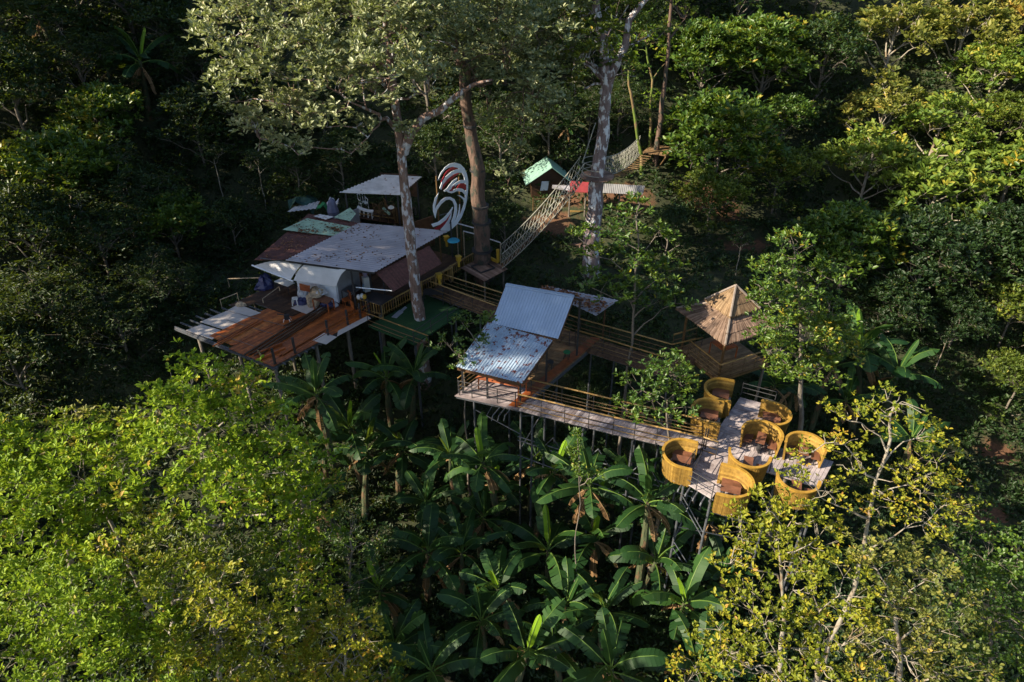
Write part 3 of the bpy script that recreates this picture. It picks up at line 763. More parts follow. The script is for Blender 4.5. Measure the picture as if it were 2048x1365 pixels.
    mb = MB(); mb.box(c + Z * .5, .36, .36, 1.0, .5); mb.build('body', M_WPL, r); mb = MB(); mb.box(c + Vector((-.05, -.19, .35)), .3, .03, .5, .5); mb.build('front_panel', plain('pale_blue', (.30, .45, .65), .5), r)
    mb = MB(); mb.tube([c + Z * 1.0, c + Z * 1.08, c + Z * 1.15, c + Z * 1.4, c + Z * 1.46], [.05, .07, .15, .15, .1], 12); mb.build('bottle', plain('bottle_plastic', (.42, .36, .55), .2), r, smooth=True)
restaurant()

def leaves_on(q, n, label, z=.03, mat='dead', L=.16, name='fallen_leaves', clump=True, org=None, edge=None):
    g = np.random.default_rng(int(abs(q[0].x) * 10) + n)
    cs = [(g.uniform(.1, .9), g.uniform(.1, .9), g.uniform(.03, .12)) for _ in range(max(1, n // 25))]
    pts = []
    for i in range(n):
        c = cs[g.integers(len(cs))]
        u, v = (c[0] + g.normal() * c[2], c[1] + g.normal() * c[2]) if (clump and g.random() < .7) else (g.random(), g.random())
        if edge: v = edge[0] + (edge[1] - edge[0]) * g.random()
        p = bil(q, min(.99, max(.01, u)), min(.99, max(.01, v))); pts.append((p.x, p.y, p.z + z))
    pos = np.array(pts); th = g.uniform(0, 6.28, n); ax = np.stack([np.cos(th), np.sin(th), g.normal(size=n) * .12], 1)
    nr = unit(np.array([0, 0, 1.]) + g.normal(size=(n, 3)) * .3)
    V, F = leaf_arrays(pos, ax, nr, np.full(n, L) * g.uniform(.6, 1.3, n), np.full(n, L * .55), .05, .2)
    o = raw_mesh(name, V, F, M_LITTER, None, np.repeat(g.uniform(0, 1, n), 2), org=org or tuple(q[0]))
    props(o, label, 'leaves', kind='stuff')
leaves_on([P(571, 522, 3.3), P(749, 546, 2.75), P(896, 463, 2.75), P(719, 447, 3.3)], 240, 'dry brown leaves scattered over the grey main roof', .05)
leaves_on([P(565, 460, 3.1), P(671, 473, 3.3), P(712, 456, 3.32), P(614, 437, 3.16)], 160, 'dry leaves heaped on the faded green roof sheet', .04)
leaves_on([P(520, 515, 2.95), P(573, 520, 3.2), P(719, 447, 3.2), P(617, 428, 2.95)], 160, 'dry leaves on the rusty red brown roof', .04, L=.13)

# picket fences, tables, clutter
def picket(label, pts, h=.75, step=.18, mat=M_BAMBOO):
    root = thing('picket_fence', label, 'fence', pts[0])
    for a, b in zip(pts[:-1], pts[1:]):
        mb = MB(); bamboo(mb, a + Z * h, b + Z * h, .05, .7); bamboo(mb, a + Z * .12, b + Z * .12, .03, .3); mb.build('rail', mat, root)
        n = int((b - a).length / step); mb = MB()
        for i in range(n + 1): mb.tube([a.lerp(b, i / n), a.lerp(b, i / n) + Z * h], .024, 5, t=R.random())
        mb.build('pickets', mat, root)
        mb = MB(); mb.tube([a - Z * .2, a + Z * (h + .06)], .065, 8, t=.8); mb.build('post', mat, root)
    mb = MB(); mb.tube([pts[-1] - Z * .2, pts[-1] + Z * (h + .06)], .065, 8, t=.8); mb.build('post', mat, root)
picket('yellow bamboo picket fence around the black counter corner', [P(713, 618), P(765, 632), P(829, 597)])
picket('yellow bamboo picket fence running up beside the red brown side roof', [P(844, 586), P(872, 572), P(905, 556)])
picket('low picket fence beside the tree platform under the big brown trunk', [P(882, 566), P(902, 552), P(955, 521)], .7)

def clutter():
    # tan cloths and plastic bundles on a table
    c = P(655, 603); r = thing('work_table', 'reddish wooden work table half covered by tan cloths', 'table', c)
    t = [P(625, 598, .75), P(655, 608, .75), P(666, 597, .75), P(640, 588, .75)]
    mb = MB(); mb.slab(t, .05, t=.4); mb.build('tabletop', M_TABLE, r)
    for k in t: mb = MB(); mb.beam(k - Z * .75, k - Z * .05, .07, .07); mb.build('leg', M_RED_W, r)
    def heap(px, py, z, rx, rz, lab, m, cat, seed, name='cloth_heap'):
        g = np.random.default_rng(seed); c = P(px, py, z); mb = MB(); vs = []; nu, nv = 14, 8
        for j in range(nv):
            el = j / (nv - 1) * math.pi / 2
            for i in range(nu):
                a = i / nu * 6.283; k = 1 + .45 * noise.noise(Vector((math.cos(a) * 1.6, math.sin(a) * 1.6, seed + el * 1.7)))
                vs.append(c + Vector((math.cos(a) * math.cos(el) * rx * k, math.sin(a) * math.cos(el) * rx * .75 * k, math.sin(el) * rz * k)))
        fs = [(j * nu + i, j * nu + (i + 1) % nu, (j + 1) * nu + (i + 1) % nu, (j + 1) * nu + i) for j in range(nv - 1) for i in range(nu)]
        mb.add(vs, fs); o = mb.build(name, m); props(o, lab, cat)
    heap(632, 589, .8, .5, .45, 'crumpled tan cloth bundle on the work table', M_CLOTH, 'cloth', 3)
    heap(641, 586, .85, .45, .35, 'crumpled white plastic bundle on the work table', M_CLOTHW, 'plastic bundle', 5)
    heap(626, 610, .05, .42, .75, 'tan cloth hanging to the deck in front of the table', M_CLOTH, 'cloth', 8)
    heap(608, 600, .05, .35, .95, 'folded grey umbrella cloth leaning beside the white stool', M_CLOTHW, 'cloth', 11)
    heap(604, 607, .0, .4, .4, 'navy blue basin beside the white stool', M_NAVY, 'basin', 14, 'basin')
    heap(657, 612, .0, .5, .3, 'dark plastic bags under the work table', M_NAVY, 'bag', 16, 'plastic_bag')
    heap(668, 612, .0, .3, .25, 'pale blue bags at the foot of the white wall', M_CLOTHW, 'bag', 18, 'plastic_bag')
    heap(530, 577, -.1, .6, .8, 'dark blue barrel like bundle behind the deck', M_NAVY, 'bundle', 21, 'bundle')
    heap(482, 612, .0, .3, .25, 'small pale rag on the far edge of the white boards', M_CLOTH, 'rag', 24, 'rag')
    # white stool
    c = P(592, 610); r = thing('plastic_stool', 'white plastic stool at the foot of the awning pole', 'stool', c)
    mb = MB(); mb.box(c + Z * .45, .34, .34, .04, .3); mb.build('seat', M_WPL, r)
    for dx, dy in ((-1, -1), (1, -1), (1, 1), (-1, 1)): mb = MB(); mb.beam(c + Vector((dx * .16, dy * .16, 0)), c + Vector((dx * .13, dy * .13, .43)), .05, .05); mb.build('leg', M_WPL, r)
    # brown panel behind
    o = MB().slab([P(598, 567, 1.7), P(620, 572, 1.7), P(620, 584, 1.0), P(600, 580, 1.0)], .03).build('plywood_board', M_RED_W); props(o, 'dark wooden board leaning under the awning', 'board')
    r = thing('low_table', 'white low table under the left awning', 'table', P(570, 566)); t = [P(548, 563, .6), P(575, 573, .6), P(590, 566, .6), P(562, 557, .6)]
    mb = MB(); mb.slab(t, .04); mb.build('tabletop', M_WPL, r)
    for k in t: mb = MB(); mb.beam(k - Z * .6, k - Z * .04, .04, .04); mb.build('leg', M_STEEL, r)
    # chairs by the fence
    for px, py, lab in ((695, 612, 'reddish wooden chair behind the other near the picket corner'), (700, 632, 'reddish wooden chair nearest the long pale board')):
        c = P(px, py); r = thing('wooden_chair', lab, 'chair', c, 'chairs at the deck corner')
        mb = MB(); mb.box(c + Z * .45, .45, .45, .05, .6); mb.build('seat', M_RED_W, r)
        d = Vector((math.cos(.6), math.sin(.6), 0)); s = Vector((-d.y, d.x, 0))
        mb = MB(); mb.hexa(*[c + d * x + s * y + Z * z for z in (.5, .95) for x, y in ((.2, -.22), (.24, -.22), (.24, .22), (.2, .22))]); mb.build('backrest', M_RED_W, r)
        for x in (-.19, .19):
            for y in (-.19, .19): mb = MB(); mb.beam(c + d * x + s * y, c + d * x + s * y + Z * .43, .04, .04); mb.build('leg', M_RED_W, r)
    # handrail bars left of deck
    for a, b, lab in (((525, 598), (558, 574), 'pale pipe handrail standing behind the deck'), ((440, 600), (474, 587), 'pale timber pole lying in the dark behind the deck'), ((455, 558), (520, 556), 'horizontal pale pole in the dark left of the awning')):
        mb = MB(); p0, p1 = P(*a, .3), P(*b, .3); mb.tube([p0 - Z * .6, p0, p1, p1 - Z * .5], .03, 5); o = mb.build('pipe_rail', M_CLOTH); props(o, lab, 'pole')
clutter()

# ------------------------------------------------------------------ rear shed, furniture, tarps
def rear_shed():
    q = [P(679, 387, 4.3), P(800, 392, 3.9), P(843, 355, 3.9), P(768, 351, 4.3)]
    root = thing('rear_shed', 'open shed with whitish corrugated roof behind the main roof', 'shed', P(740, 420, 1.2))
    mb = MB(); corr(mb, [q[0], q[3], q[2], q[1]], 13, .11, .012, rag=.006); mb.build('roof', M_ROOFWHITE, root)
    for u, v in ((.05, .06), (.93, .06), (.93, .9), (.1, .9)):
        b = bil(q, u, v); mb = MB(); mb.beam(Vector((b.x, b.y, zt(b.x, b.y) - .2)), b - Z * .08, .1, .1); mb.build('post', M_STEEL, root)
    mb = MB(); fz = 1.5
    f = [P(690, 432, fz), P(790, 448, fz), P(830, 415, fz), P(730, 400, fz)]; planks(mb, f, .2, tr=(0, .5)); mb.build('floor', M_DARK_W, root)
    mb = MB(); b0, b1 = P(765, 398, fz), P(838, 402, fz); mb.hexa(b0, b1, b1 + Vector((0, .1, 0)), b0 + Vector((0, .1, 0)), b0 + Z * 2, b1 + Z * 2, b1 + Vector((0, .1, 2)), b0 + Vector((0, .1, 2))); mb.build('back_wall', M_DARK_W, root)
    for c in f: mb = MB(); gpost(mb, c, .08); mb.build('stilt', BARK_D, root)
    rail_run('yellow bamboo rail at the front edge of the rear shed floor', [P(707, 435, fz - .1), P(792, 447, fz - .1)], .35, (1, .1), 1.2, .04, name='low_rail')
    # white chair and bench
    def chair(px, py, rz, lab, m=M_WPL, s=1.1):
        c = P(px, py, fz); r = thing('garden_chair', lab, 'chair', c); ca = lambda x, y, z: c + Vector((x * math.cos(rz) - y * math.sin(rz), x * math.sin(rz) + y * math.cos(rz), z)) * s if False else c + Vector(((x * math.cos(rz) - y * math.sin(rz)) * s, (x * math.sin(rz) + y * math.cos(rz)) * s, z * s))
        mb = MB(); mb.slab([ca(-.25, -.25, .45), ca(.25, -.25, .45), ca(.25, .25, .45), ca(-.25, .25, .45)], .04); mb.build('seat', m, r)
        for x in (-.23, .23):
            for y in (-.23, .23): mb = MB(); mb.beam(ca(x * 1.1, y * 1.1, 0), ca(x, y, .43), .04, .04); mb.build('leg', m, r)
            mb = MB(); mb.tube([ca(x, -.25, .45), ca(x * 1.15, -.2, .68), ca(x * 1.15, .25, .68)], .025, 5); mb.build('armrest', m, r)
        mb = MB()
        for x in (-.23, -.08, .08, .23): mb.tube([ca(x, .25, .45), ca(x * 1.1, .3, .95)], .02, 5)
        mb.tube([ca(-.28, .3, .95), ca(0, .32, 1.0), ca(.28, .3, .95)], .028, 5); mb.build('backrest', m, r)
    chair(728, 418, .5, 'white garden chair under the rear shed roof')
    c = P(730, 430, fz); r = thing('garden_bench', 'long white curved bench beside the bamboo rail', 'bench', c)
    a, b = P(714, 418, fz + .5), P(746, 427, fz + .5); mb = MB()
    for k in range(5):
        f0, f1 = k / 5, (k + 1) / 5; o = Vector((0, .4, 0)); s0 = Z * .12 * abs(f0 - .5) ** 2 * 3; s1 = Z * .12 * abs(f1 - .5) ** 2 * 3
        p, q2 = a.lerp(b, f0) + s0, a.lerp(b, f1) + s1; mb.slab([p, q2, q2 + o, p + o], .06)
    mb.build('seat', M_WPL, r)
    for f0 in (.12, .38, .65, .9):
        for o in (.04, .36):
            p = a.lerp(b, f0) + Vector((0, o, 0)); mb = MB(); mb.beam(p - Z * .5, p - Z * .02, .05, .05); mb.build('leg', M_WPL, r)
    for px, py, lab in ((762, 438, 'rattan chair nearest the white bench'), (775, 440, 'rattan chair in the middle of the rear shed'), (783, 430, 'rattan chair against the back of the rear shed')):
        chair(px, py, R.uniform(0, 3), lab, M_BAMBOO_D, 1.25)
    o = MB().slab([P(764, 417, 2.4), P(768, 414, 2.4), P(781, 427, 2.2), P(778, 429, 2.2)], .08).build('rolled_mat', M_ROOFGREEN); props(o, 'pale green rolled mat propped on the rattan chairs', 'mat')
    c = P(782, 414, 2.6); mb = MB(); mb.tube([c - Z * .1, c, c + Z * .1], [.22, .2, .03], 10); o = mb.build('white_lamp_shade', M_WPL); props(o, 'small white dome shaped shade at the back of the rear shed', 'shade')
    r = thing('wicker_screen', 'orange brown wicker basket screen at the right end of the rear rail', 'basket', P(800, 445, fz))
    mb = MB(); c = P(801, 444, fz)
    for k in range(20):
        a = k / 20 * 6.28; mb.tube([c + Vector((.35 * math.cos(a), .35 * math.sin(a), 0)), c + Vector((.45 * math.cos(a), .45 * math.sin(a), .9))], .05, 5, t=R.random())
    mb.build('wicker_wall', M_BAMBOO_D, r)
    # loose roof sheets / tarps behind
    mb = MB(); corr(mb, [P(574, 425, 2.2), P(632, 418, 2.4), P(640, 403, 2.4), P(590, 414, 2.2)], 7, .05, .012, rag=.03); o = mb.build('loose_roof_sheet', M_ROOFWHITE); props(o, 'whitish corrugated sheet left of the green cloth among the trees', 'roof sheet')
    def rag(px, py, z, rx, rz_, lab, m, seed, cat='tarp'):
        c = P(px, py, z); vs = []; n = 7
        for j in range(n):
            for i in range(n):
                x, y = i / (n - 1) - .5, j / (n - 1) - .5
                h = .5 * noise.noise(Vector((x * 3, y * 3, seed))); vs.append(c + Vector((x * rx * (1 - abs(y) * .5), y * rx * .8, h * rz_ - (x * x + y * y) * rz_)))
        fs = [(j * n + i, j * n + i + 1, (j + 1) * n + i + 1, (j + 1) * n + i) for j in range(n - 1) for i in range(n - 1)]
        k = len(vs); vs += [v - Z * .03 for v in vs]; fs += [tuple(reversed([a + k for a in f])) for f in fs]
        mb = MB(); mb.add(vs, fs); o = mb.build('tarp', m); props(o, lab, cat)
    rag(645, 409, 2.6, 1.0, .8, 'bright green cloth draped beside the loose roof sheet', M_TEAL, 3)
    rag(605, 395, 2.6, 2.2, 1.2, 'dark green tarp behind the loose roof sheet', M_DTEAL, 6)
    rag(665, 399, 3.0, .9, .9, 'white plastic sheet hanging left of the rear shed', M_CLOTHW, 9)
    c = P(668, 436, 2.2); mb = MB(); mb.tube([c, c + Z * .5, c + Z * 1.2, c + Z * 1.4], [.35, .42, .25, .06], 8); o = mb.build('wrapped_bundle', plain('grey_blue_bag', (.12, .13, .22), .6)); props(o, 'grey blue wrapped bundle standing at the back edge of the roofs', 'bundle')
rear_shed()

# ------------------------------------------------------------------ eagle sign
def eagle_sign():
    a0 = P(890, 460, 2.2)
    ang = math.radians(62); hd = Vector((math.cos(ang), math.sin(ang), 0)); nrm = Vector((-hd.y, hd.x, 0))
    if nrm.y > 0: nrm = -nrm
    def S(cx, cy, off=0):   # pixel of the 853x1365 crop -> point on the sign's plane
        px, py = 855 + cx * 100 / 853, 315 + cy * 160 / 1365
        d = ray(px, py); o = Vector((0, 0, CAMH)); t = (a0 - o).dot(nrm) / d.dot(nrm)
        return o + d * t + nrm * off
    root = thing('round_emblem_sign', 'round white and red bird head emblem standing at the end of the main roof', 'sign', S(300, 1300))
    def ribbon(nm, outer, inner, m, off=0, th=.025):
        """shape between two polylines of equal length"""
        o_ = [S(*p, off) for p in outer]; i_ = [S(*p, off) for p in inner]; n = len(o_); vs = o_ + i_ + [v - nrm * th for v in o_ + i_]
        fs = []
        for k in range(n - 1):
            fs.append((k, k + 1, n + k + 1, n + k)); fs.append((2 * n + k, 3 * n + k, 3 * n + k + 1, 2 * n + k + 1))
            fs.append((k, 2 * n + k, 2 * n + k + 1, k + 1)); fs.append((n + k, n + k + 1, 3 * n + k + 1, 3 * n + k))
        fs.append((0, n, 3 * n, 2 * n)); fs.append((n - 1, 3 * n - 1, 4 * n - 1, 2 * n - 1))
        MB().add(vs, fs).build(nm, m, root)
    # big outer arc: crown, back, bottom
    ribbon('white_arc', [(175, 395), (225, 270), (300, 170), (380, 110), (470, 92), (560, 115), (630, 185), (675, 290), (697, 420), (692, 560), (672, 740), (640, 880), (580, 1030), (500, 1150), (400, 1240), (320, 1285), (180, 1275)],
           [(185, 385), (245, 285), (300, 215), (360, 178), (430, 165), (520, 180), (585, 255), (625, 340), (640, 430), (655, 560), (640, 680), (620, 800), (555, 990), (480, 1095), (420, 1110), (330, 1165), (225, 1245)], M_SIGNW)
    ribbon('upper_feather', [(205, 530), (240, 430), (310, 330), (400, 250), (480, 210), (560, 190)], [(235, 555), (260, 470), (340, 370), (430, 300), (520, 262), (600, 265)], M_SIGNW, .012)
    ribbon('red_feather', [(285, 300), (330, 240), (390, 195), (450, 170), (525, 195)], [(290, 320), (350, 265), (400, 235), (460, 215), (525, 200)], M_SIGNR, -.01)
    ribbon('red_feather', [(240, 520), (290, 425), (360, 350), (430, 305), (540, 270)], [(262, 545), (330, 455), (400, 390), (460, 340), (530, 290)], M_SIGNR, -.01)
    ribbon('red_feather', [(235, 420), (262, 365), (285, 320)], [(240, 430), (275, 385), (300, 330)], M_SIGNR, -.02)
    # head and brow
    ribbon('beak', [(275, 570), (330, 530), (370, 470), (430, 400), (505, 352)], [(290, 590), (345, 575), (400, 500), (440, 450), (500, 385)], M_SIGNW, .014)
    ribbon('head', [(340, 575), (420, 480), (500, 420), (560, 390), (640, 385)], [(390, 612), (430, 540), (500, 470), (570, 440), (650, 450)], M_SIGNW, .018)
    ribbon('cheek', [(330, 580), (400, 575), (460, 545), (520, 525), (590, 535), (655, 580)], [(350, 600), (400, 615), (450, 600), (500, 575), (590, 590), (650, 660)], M_SIGNW, .022)
    ribbon('red_brow', [(495, 525), (520, 480), (560, 445), (610, 440), (655, 470)], [(500, 530), (540, 522), (580, 525), (620, 545), (655, 565)], M_SIGNR, .026)
    ribbon('red_eye', [(370, 560), (400, 545), (415, 505), (420, 500)], [(372, 580), (420, 575), (450, 520), (475, 470)], M_SIGNR, .03)
    ribbon('neck_spike', [(510, 645), (570, 655), (630, 700), (660, 760)], [(515, 650), (565, 680), (615, 730), (625, 790)], M_SIGNW, .01)
    # lower swirl
    ribbon('swirl', [(195, 600), (130, 700), (97, 820), (100, 930), (135, 1040)], [(185, 630), (160, 720), (135, 830), (130, 900), (137, 1030)], M_SIGNW)
    ribbon('swirl', [(105, 940), (160, 830), (230, 730), (310, 680), (390, 675), (460, 715), (500, 800), (505, 900), (490, 1010), (460, 1120), (400, 1210)],
           [(137, 1030), (165, 900), (235, 800), (310, 735), (375, 720), (430, 750), (460, 830), (460, 910), (440, 1010), (410, 1100), (330, 1220)], M_SIGNW, .006)
    ribbon('wing_stroke', [(65, 1140), (180, 1105), (290, 1020), (370, 930), (430, 845)], [(95, 1190), (210, 1150), (310, 1075), (390, 960), (435, 865)], M_SIGNW, .01)
    ribbon('red_wing_stroke', [(115, 1220), (210, 1160), (290, 1090), (370, 980), (410, 910)], [(150, 1250), (240, 1200), (330, 1110), (390, 1010), (412, 930)], M_SIGNR, .005)
    ribbon('wing_stroke', [(180, 1275), (270, 1180), (340, 1080), (390, 980), (410, 930)], [(260, 1280), (320, 1225), (370, 1120), (400, 1030), (412, 940)], M_SIGNW, .016)
    ribbon('thin_stroke', [(545, 800), (535, 900), (510, 1000), (465, 1110)], [(555, 805), (552, 900), (545, 1000), (520, 1090)], M_SIGNW, .012)
    for cx in (178, 560):
        mb = MB(); p = S(cx, 560, -.08); mb.tube([Vector((p.x, p.y, zt(p.x, p.y) - .3)), p + Z * .9], .05, 6); mb.build('support_post', M_BAMBOO_D, root)
    mb = MB(); mb.tube([S(178, 400, -.08), S(560, 290, -.08)], .03, 5); mb.tube([S(200, 1000, -.09), S(600, 900, -.09)], .03, 5); mb.build('back_brace', M_GALV, root)
eagle_sign()
# posts and rails between roof end and the big trunk
for pts, lab, h in (([(916, 500), (950, 510)], 'pale pipe frame left of the big brown trunk', 2.0), ([(929, 508), (951, 514)], 'white pipe gate left of the big brown trunk', 1.7), ([(972, 505), (1001, 515)], 'pale pipe rail between the trunk and the net bridge', 1.1)):
    root = thing('pipe_fence', lab, 'pipe fence', P(*pts[0]))
    a, b = P(*pts[0]), P(*pts[1])
    mb = MB(); mb.tube([a + Z * h, b + Z * h], .045, 6); mb.build('top_pipe', M_CLOTHW, root)
    for p in (a, b): mb = MB(); post(mb, p - Z * 1, h + 1, .035); mb.build('upright', M_CLOTH, root)
for px, py, lab, m in ((893, 478, 'yellow box on the post beside the roof end', M_YEL), (917, 518, 'yellow box on the picket fence behind the side roof', M_YEL), (878, 553, 'yellow lantern box on the gate post of the long bamboo walkway', M_YEL)):
    c = P(px, py, 1.1); mb = MB(); mb.box(c, .26, .26, .3, .5); mb.box(c + Z * .17, .34, .34, .05, .5); mb.box(c - Z * .35, .12, .12, .45, .5); o = mb.build('lantern_box', m); props(o, lab, 'box')
c = P(907, 481, 1.5); mb = MB(); mb.tube([c - Z * .03, c + Z * .06], [.42, .3], 14); o = mb.build('blue_basin', M_CYAN); props(o, 'small bright blue basin hanging right of the yellow box', 'basin')
# ------------------------------------------------------------------ green turf platform
def turf_platform():
    q = [P(737, 652, -.3), P(828, 689, -.3), P(928, 622, -.3), P(850, 590, -.3)]
    root = thing('turf_platform', 'green turf covered platform around the pale trunk', 'platform', tuple(q[0]))
    MB().slab(q, .1).build('turf_floor', M_TURF, root)
    for v in (.05, .35, .65, .95): mb = MB(); mb.beam(bil(q, 0, v) - Z * .16, bil(q, 1, v) - Z * .16, .06, .1); mb.build('joist', M_STEEL, root)
    for u, v in ((.1, .1), (.9, .1), (.9, .9), (.5, .5)): mb = MB(); gpost(mb, bil(q, u, v), .07, -.1); mb.build('stilt', M_GALV, root)
    rail_run('yellow green bamboo railing along the front of the turf platform', [q[0] + Vector((0, 0, .02)), q[1] + Vector((.9, -.45, .02))], .85, (1, .45, .12), 3.4, .035)
    r = thing('steel_railing', 'dark steel railing along the right side of the turf platform', 'railing', tuple(q[1]))
    for h in (.45, .85): mb = MB(); mb.tube([q[1] + Z * h, q[2] + Z * h], .022, 5); mb.build('rail', M_STEEL, r)
    for f in (0, .33, .66, 1): mb = MB(); post(mb, q[1].lerp(q[2], f), .85, .025); mb.build('post', M_STEEL, r)
    # dark table set beyond the trunk
    c = P(868, 604, -.3); r = thing('black_table', 'dark table with bench at the back of the turf platform', 'table', c)
    t = [c + Vector((x, y, .75)) for x, y in ((-.6, -.35), (.6, -.35), (.6, .35), (-.6, .35))]
    MB().slab(t, .05).build('tabletop', M_BLACK, r)
    for k in t: mb = MB(); mb.beam(k - Z * .75, k - Z * .05, .05, .05); mb.build('leg', M_STEEL, r)
    for k, (px, py, lab) in enumerate(((797, 622, 'pale stone slab on the turf beside the picket fence'), (803, 610, 'pale long stone slab nearer the pale trunk'))):
        o = MB().slab([P(px - 14, py + 12, -.27), P(px - 4, py + 14, -.27), P(px + 10, py + 2, -.27), P(px + 2, py - 2, -.27)] if k == 0 else [P(798, 626 - 3, -.26), P(802, 626 - 1, -.26), P(814, 615, -.26), P(810, 613, -.26)], .05).build('stone_slab', M_GREYWALL); props(o, lab, 'stone slab')
turf_platform()

# ------------------------------------------------------------------ tree platform, long walkway
def tree_platform():
    q = [P(921, 536, .3), P(969, 563, .3), P(1016, 538, .3), P(970, 512, .3)]
    root = thing('tree_platform', 'square pinkish plank platform around the big brown trunk', 'platform', tuple(q[0]))
    mb = MB(); planks(mb, q, .15, along='u', tr=(0, 1)); mb.build('boards', M_PINK_W, root)
    mb = MB(); mb.beam(bil(q, 0, .1) - Z * .1, bil(q, 1, .1) - Z * .1, .1, .12); mb.beam(bil(q, 0, .9) - Z * .1, bil(q, 1, .9) - Z * .1, .1, .12); mb.build('joist', M_STEEL, root)
    for u, v in ((.1, .1), (.9, .1), (.9, .9), (.1, .9)): mb = MB(); gpost(mb, bil(q, u, v), .06, -.1); mb.build('stilt', BARK_D, root)
    c = P(966, 536, .3); r = MB()
    for a, b in (((-.55, -.55), (.55, -.55)), ((.55, -.55), (.55, .55)), ((.55, .55), (-.55, .55)), ((-.55, .55), (-.55, -.55))):
        rot = lambda p: c + Vector((p[0] * .8 - p[1] * .6, p[0] * .6 + p[1] * .8, .04))
        r.beam(rot(a), rot(b), .07, .08)
    r.build('collar_frame', M_STEEL, root)
    mb = MB(); p = P(996, 524, .3); mb.tube([p, p + Z * .9], .11, 8); mb.build('yellow_post', M_YEL, root); mb = MB(); mb.beam(P(981, 517, .45), P(996, 524, .45), .12, .2); mb.build('yellow_beam', M_YEL, root)
tree_platform()

def walkway(name, label, far, near, z, m, pw=.15, drop=0.0, tr=(0, 1), nst=5):
    """far/near: polylines (world) of equal length; boards across"""
    root = thing(name, label, 'walkway', tuple(far[0]))
    mb = MB()
    for i in range(len(far) - 1):
        planks(mb, [far[i], far[i + 1], near[i + 1], near[i]], pw, tr=tr, rag=.03, drop=drop)
    mb.build('boards', m, root)
    for line, s in ((far, .12), (near, .88)):
        mb = MB()
        for i in range(len(far) - 1):
            mb.beam(far[i].lerp(near[i], s) - Z * .1, far[i + 1].lerp(near[i + 1], s) - Z * .1, .07, .12)
        mb.build('bearer', M_GALV, root)
    return root
# long walkway behind the metal-roofed pavilion
f2 = [P(873, 570), P(1010, 617), P(1160, 668), P(1340, 722), P(1392, 712)]
n2 = [P(858, 590), P(992, 641), P(1138, 694), P(1322, 752), P(1385, 742)]
walkway('plank_walkway', 'long dark plank walkway passing behind the metal roofed pavilion', f2, n2, 0, M_DARK_W, tr=(.3, 1))
rail_run('far bamboo railing of the long walkway behind the pavilion', [P(888, 577), P(1010, 617), P(1160, 668), P(1340, 720), P(1400, 706)], 1.0, (1, .7, .4, .15), 2.0, .04)
rail_run('near bamboo railing of the long walkway, from the gate post to behind the metal roof', [P(858, 590), P(992, 641), P(1138, 692)], 1.0, (1, .55, .3, .12), 1.9, .04)
rail_run('near bamboo railing of the long walkway, right of the pavilion', [P(1150, 690), P(1322, 745)], 1.0, (1, .7, .4, .15), 1.8, .04)
rw = thing('walkway_supports', 'grey steel supports under the long walkway', 'supports', P(1200, 700))
for px, py in ((900, 600), (960, 620), (1230, 700), (1290, 722), (1340, 735)):
    mb = MB(); gpost(mb, P(px, py), .05, -.15); mb.build('support_post', M_GALV, rw)
for a, b in (((1000, 640), (860, 590)),):
    mb = MB(); mb.beam(P(*a, -1), P(*b, -1), .04, .04); mb.build('brace', M_GALV, rw)

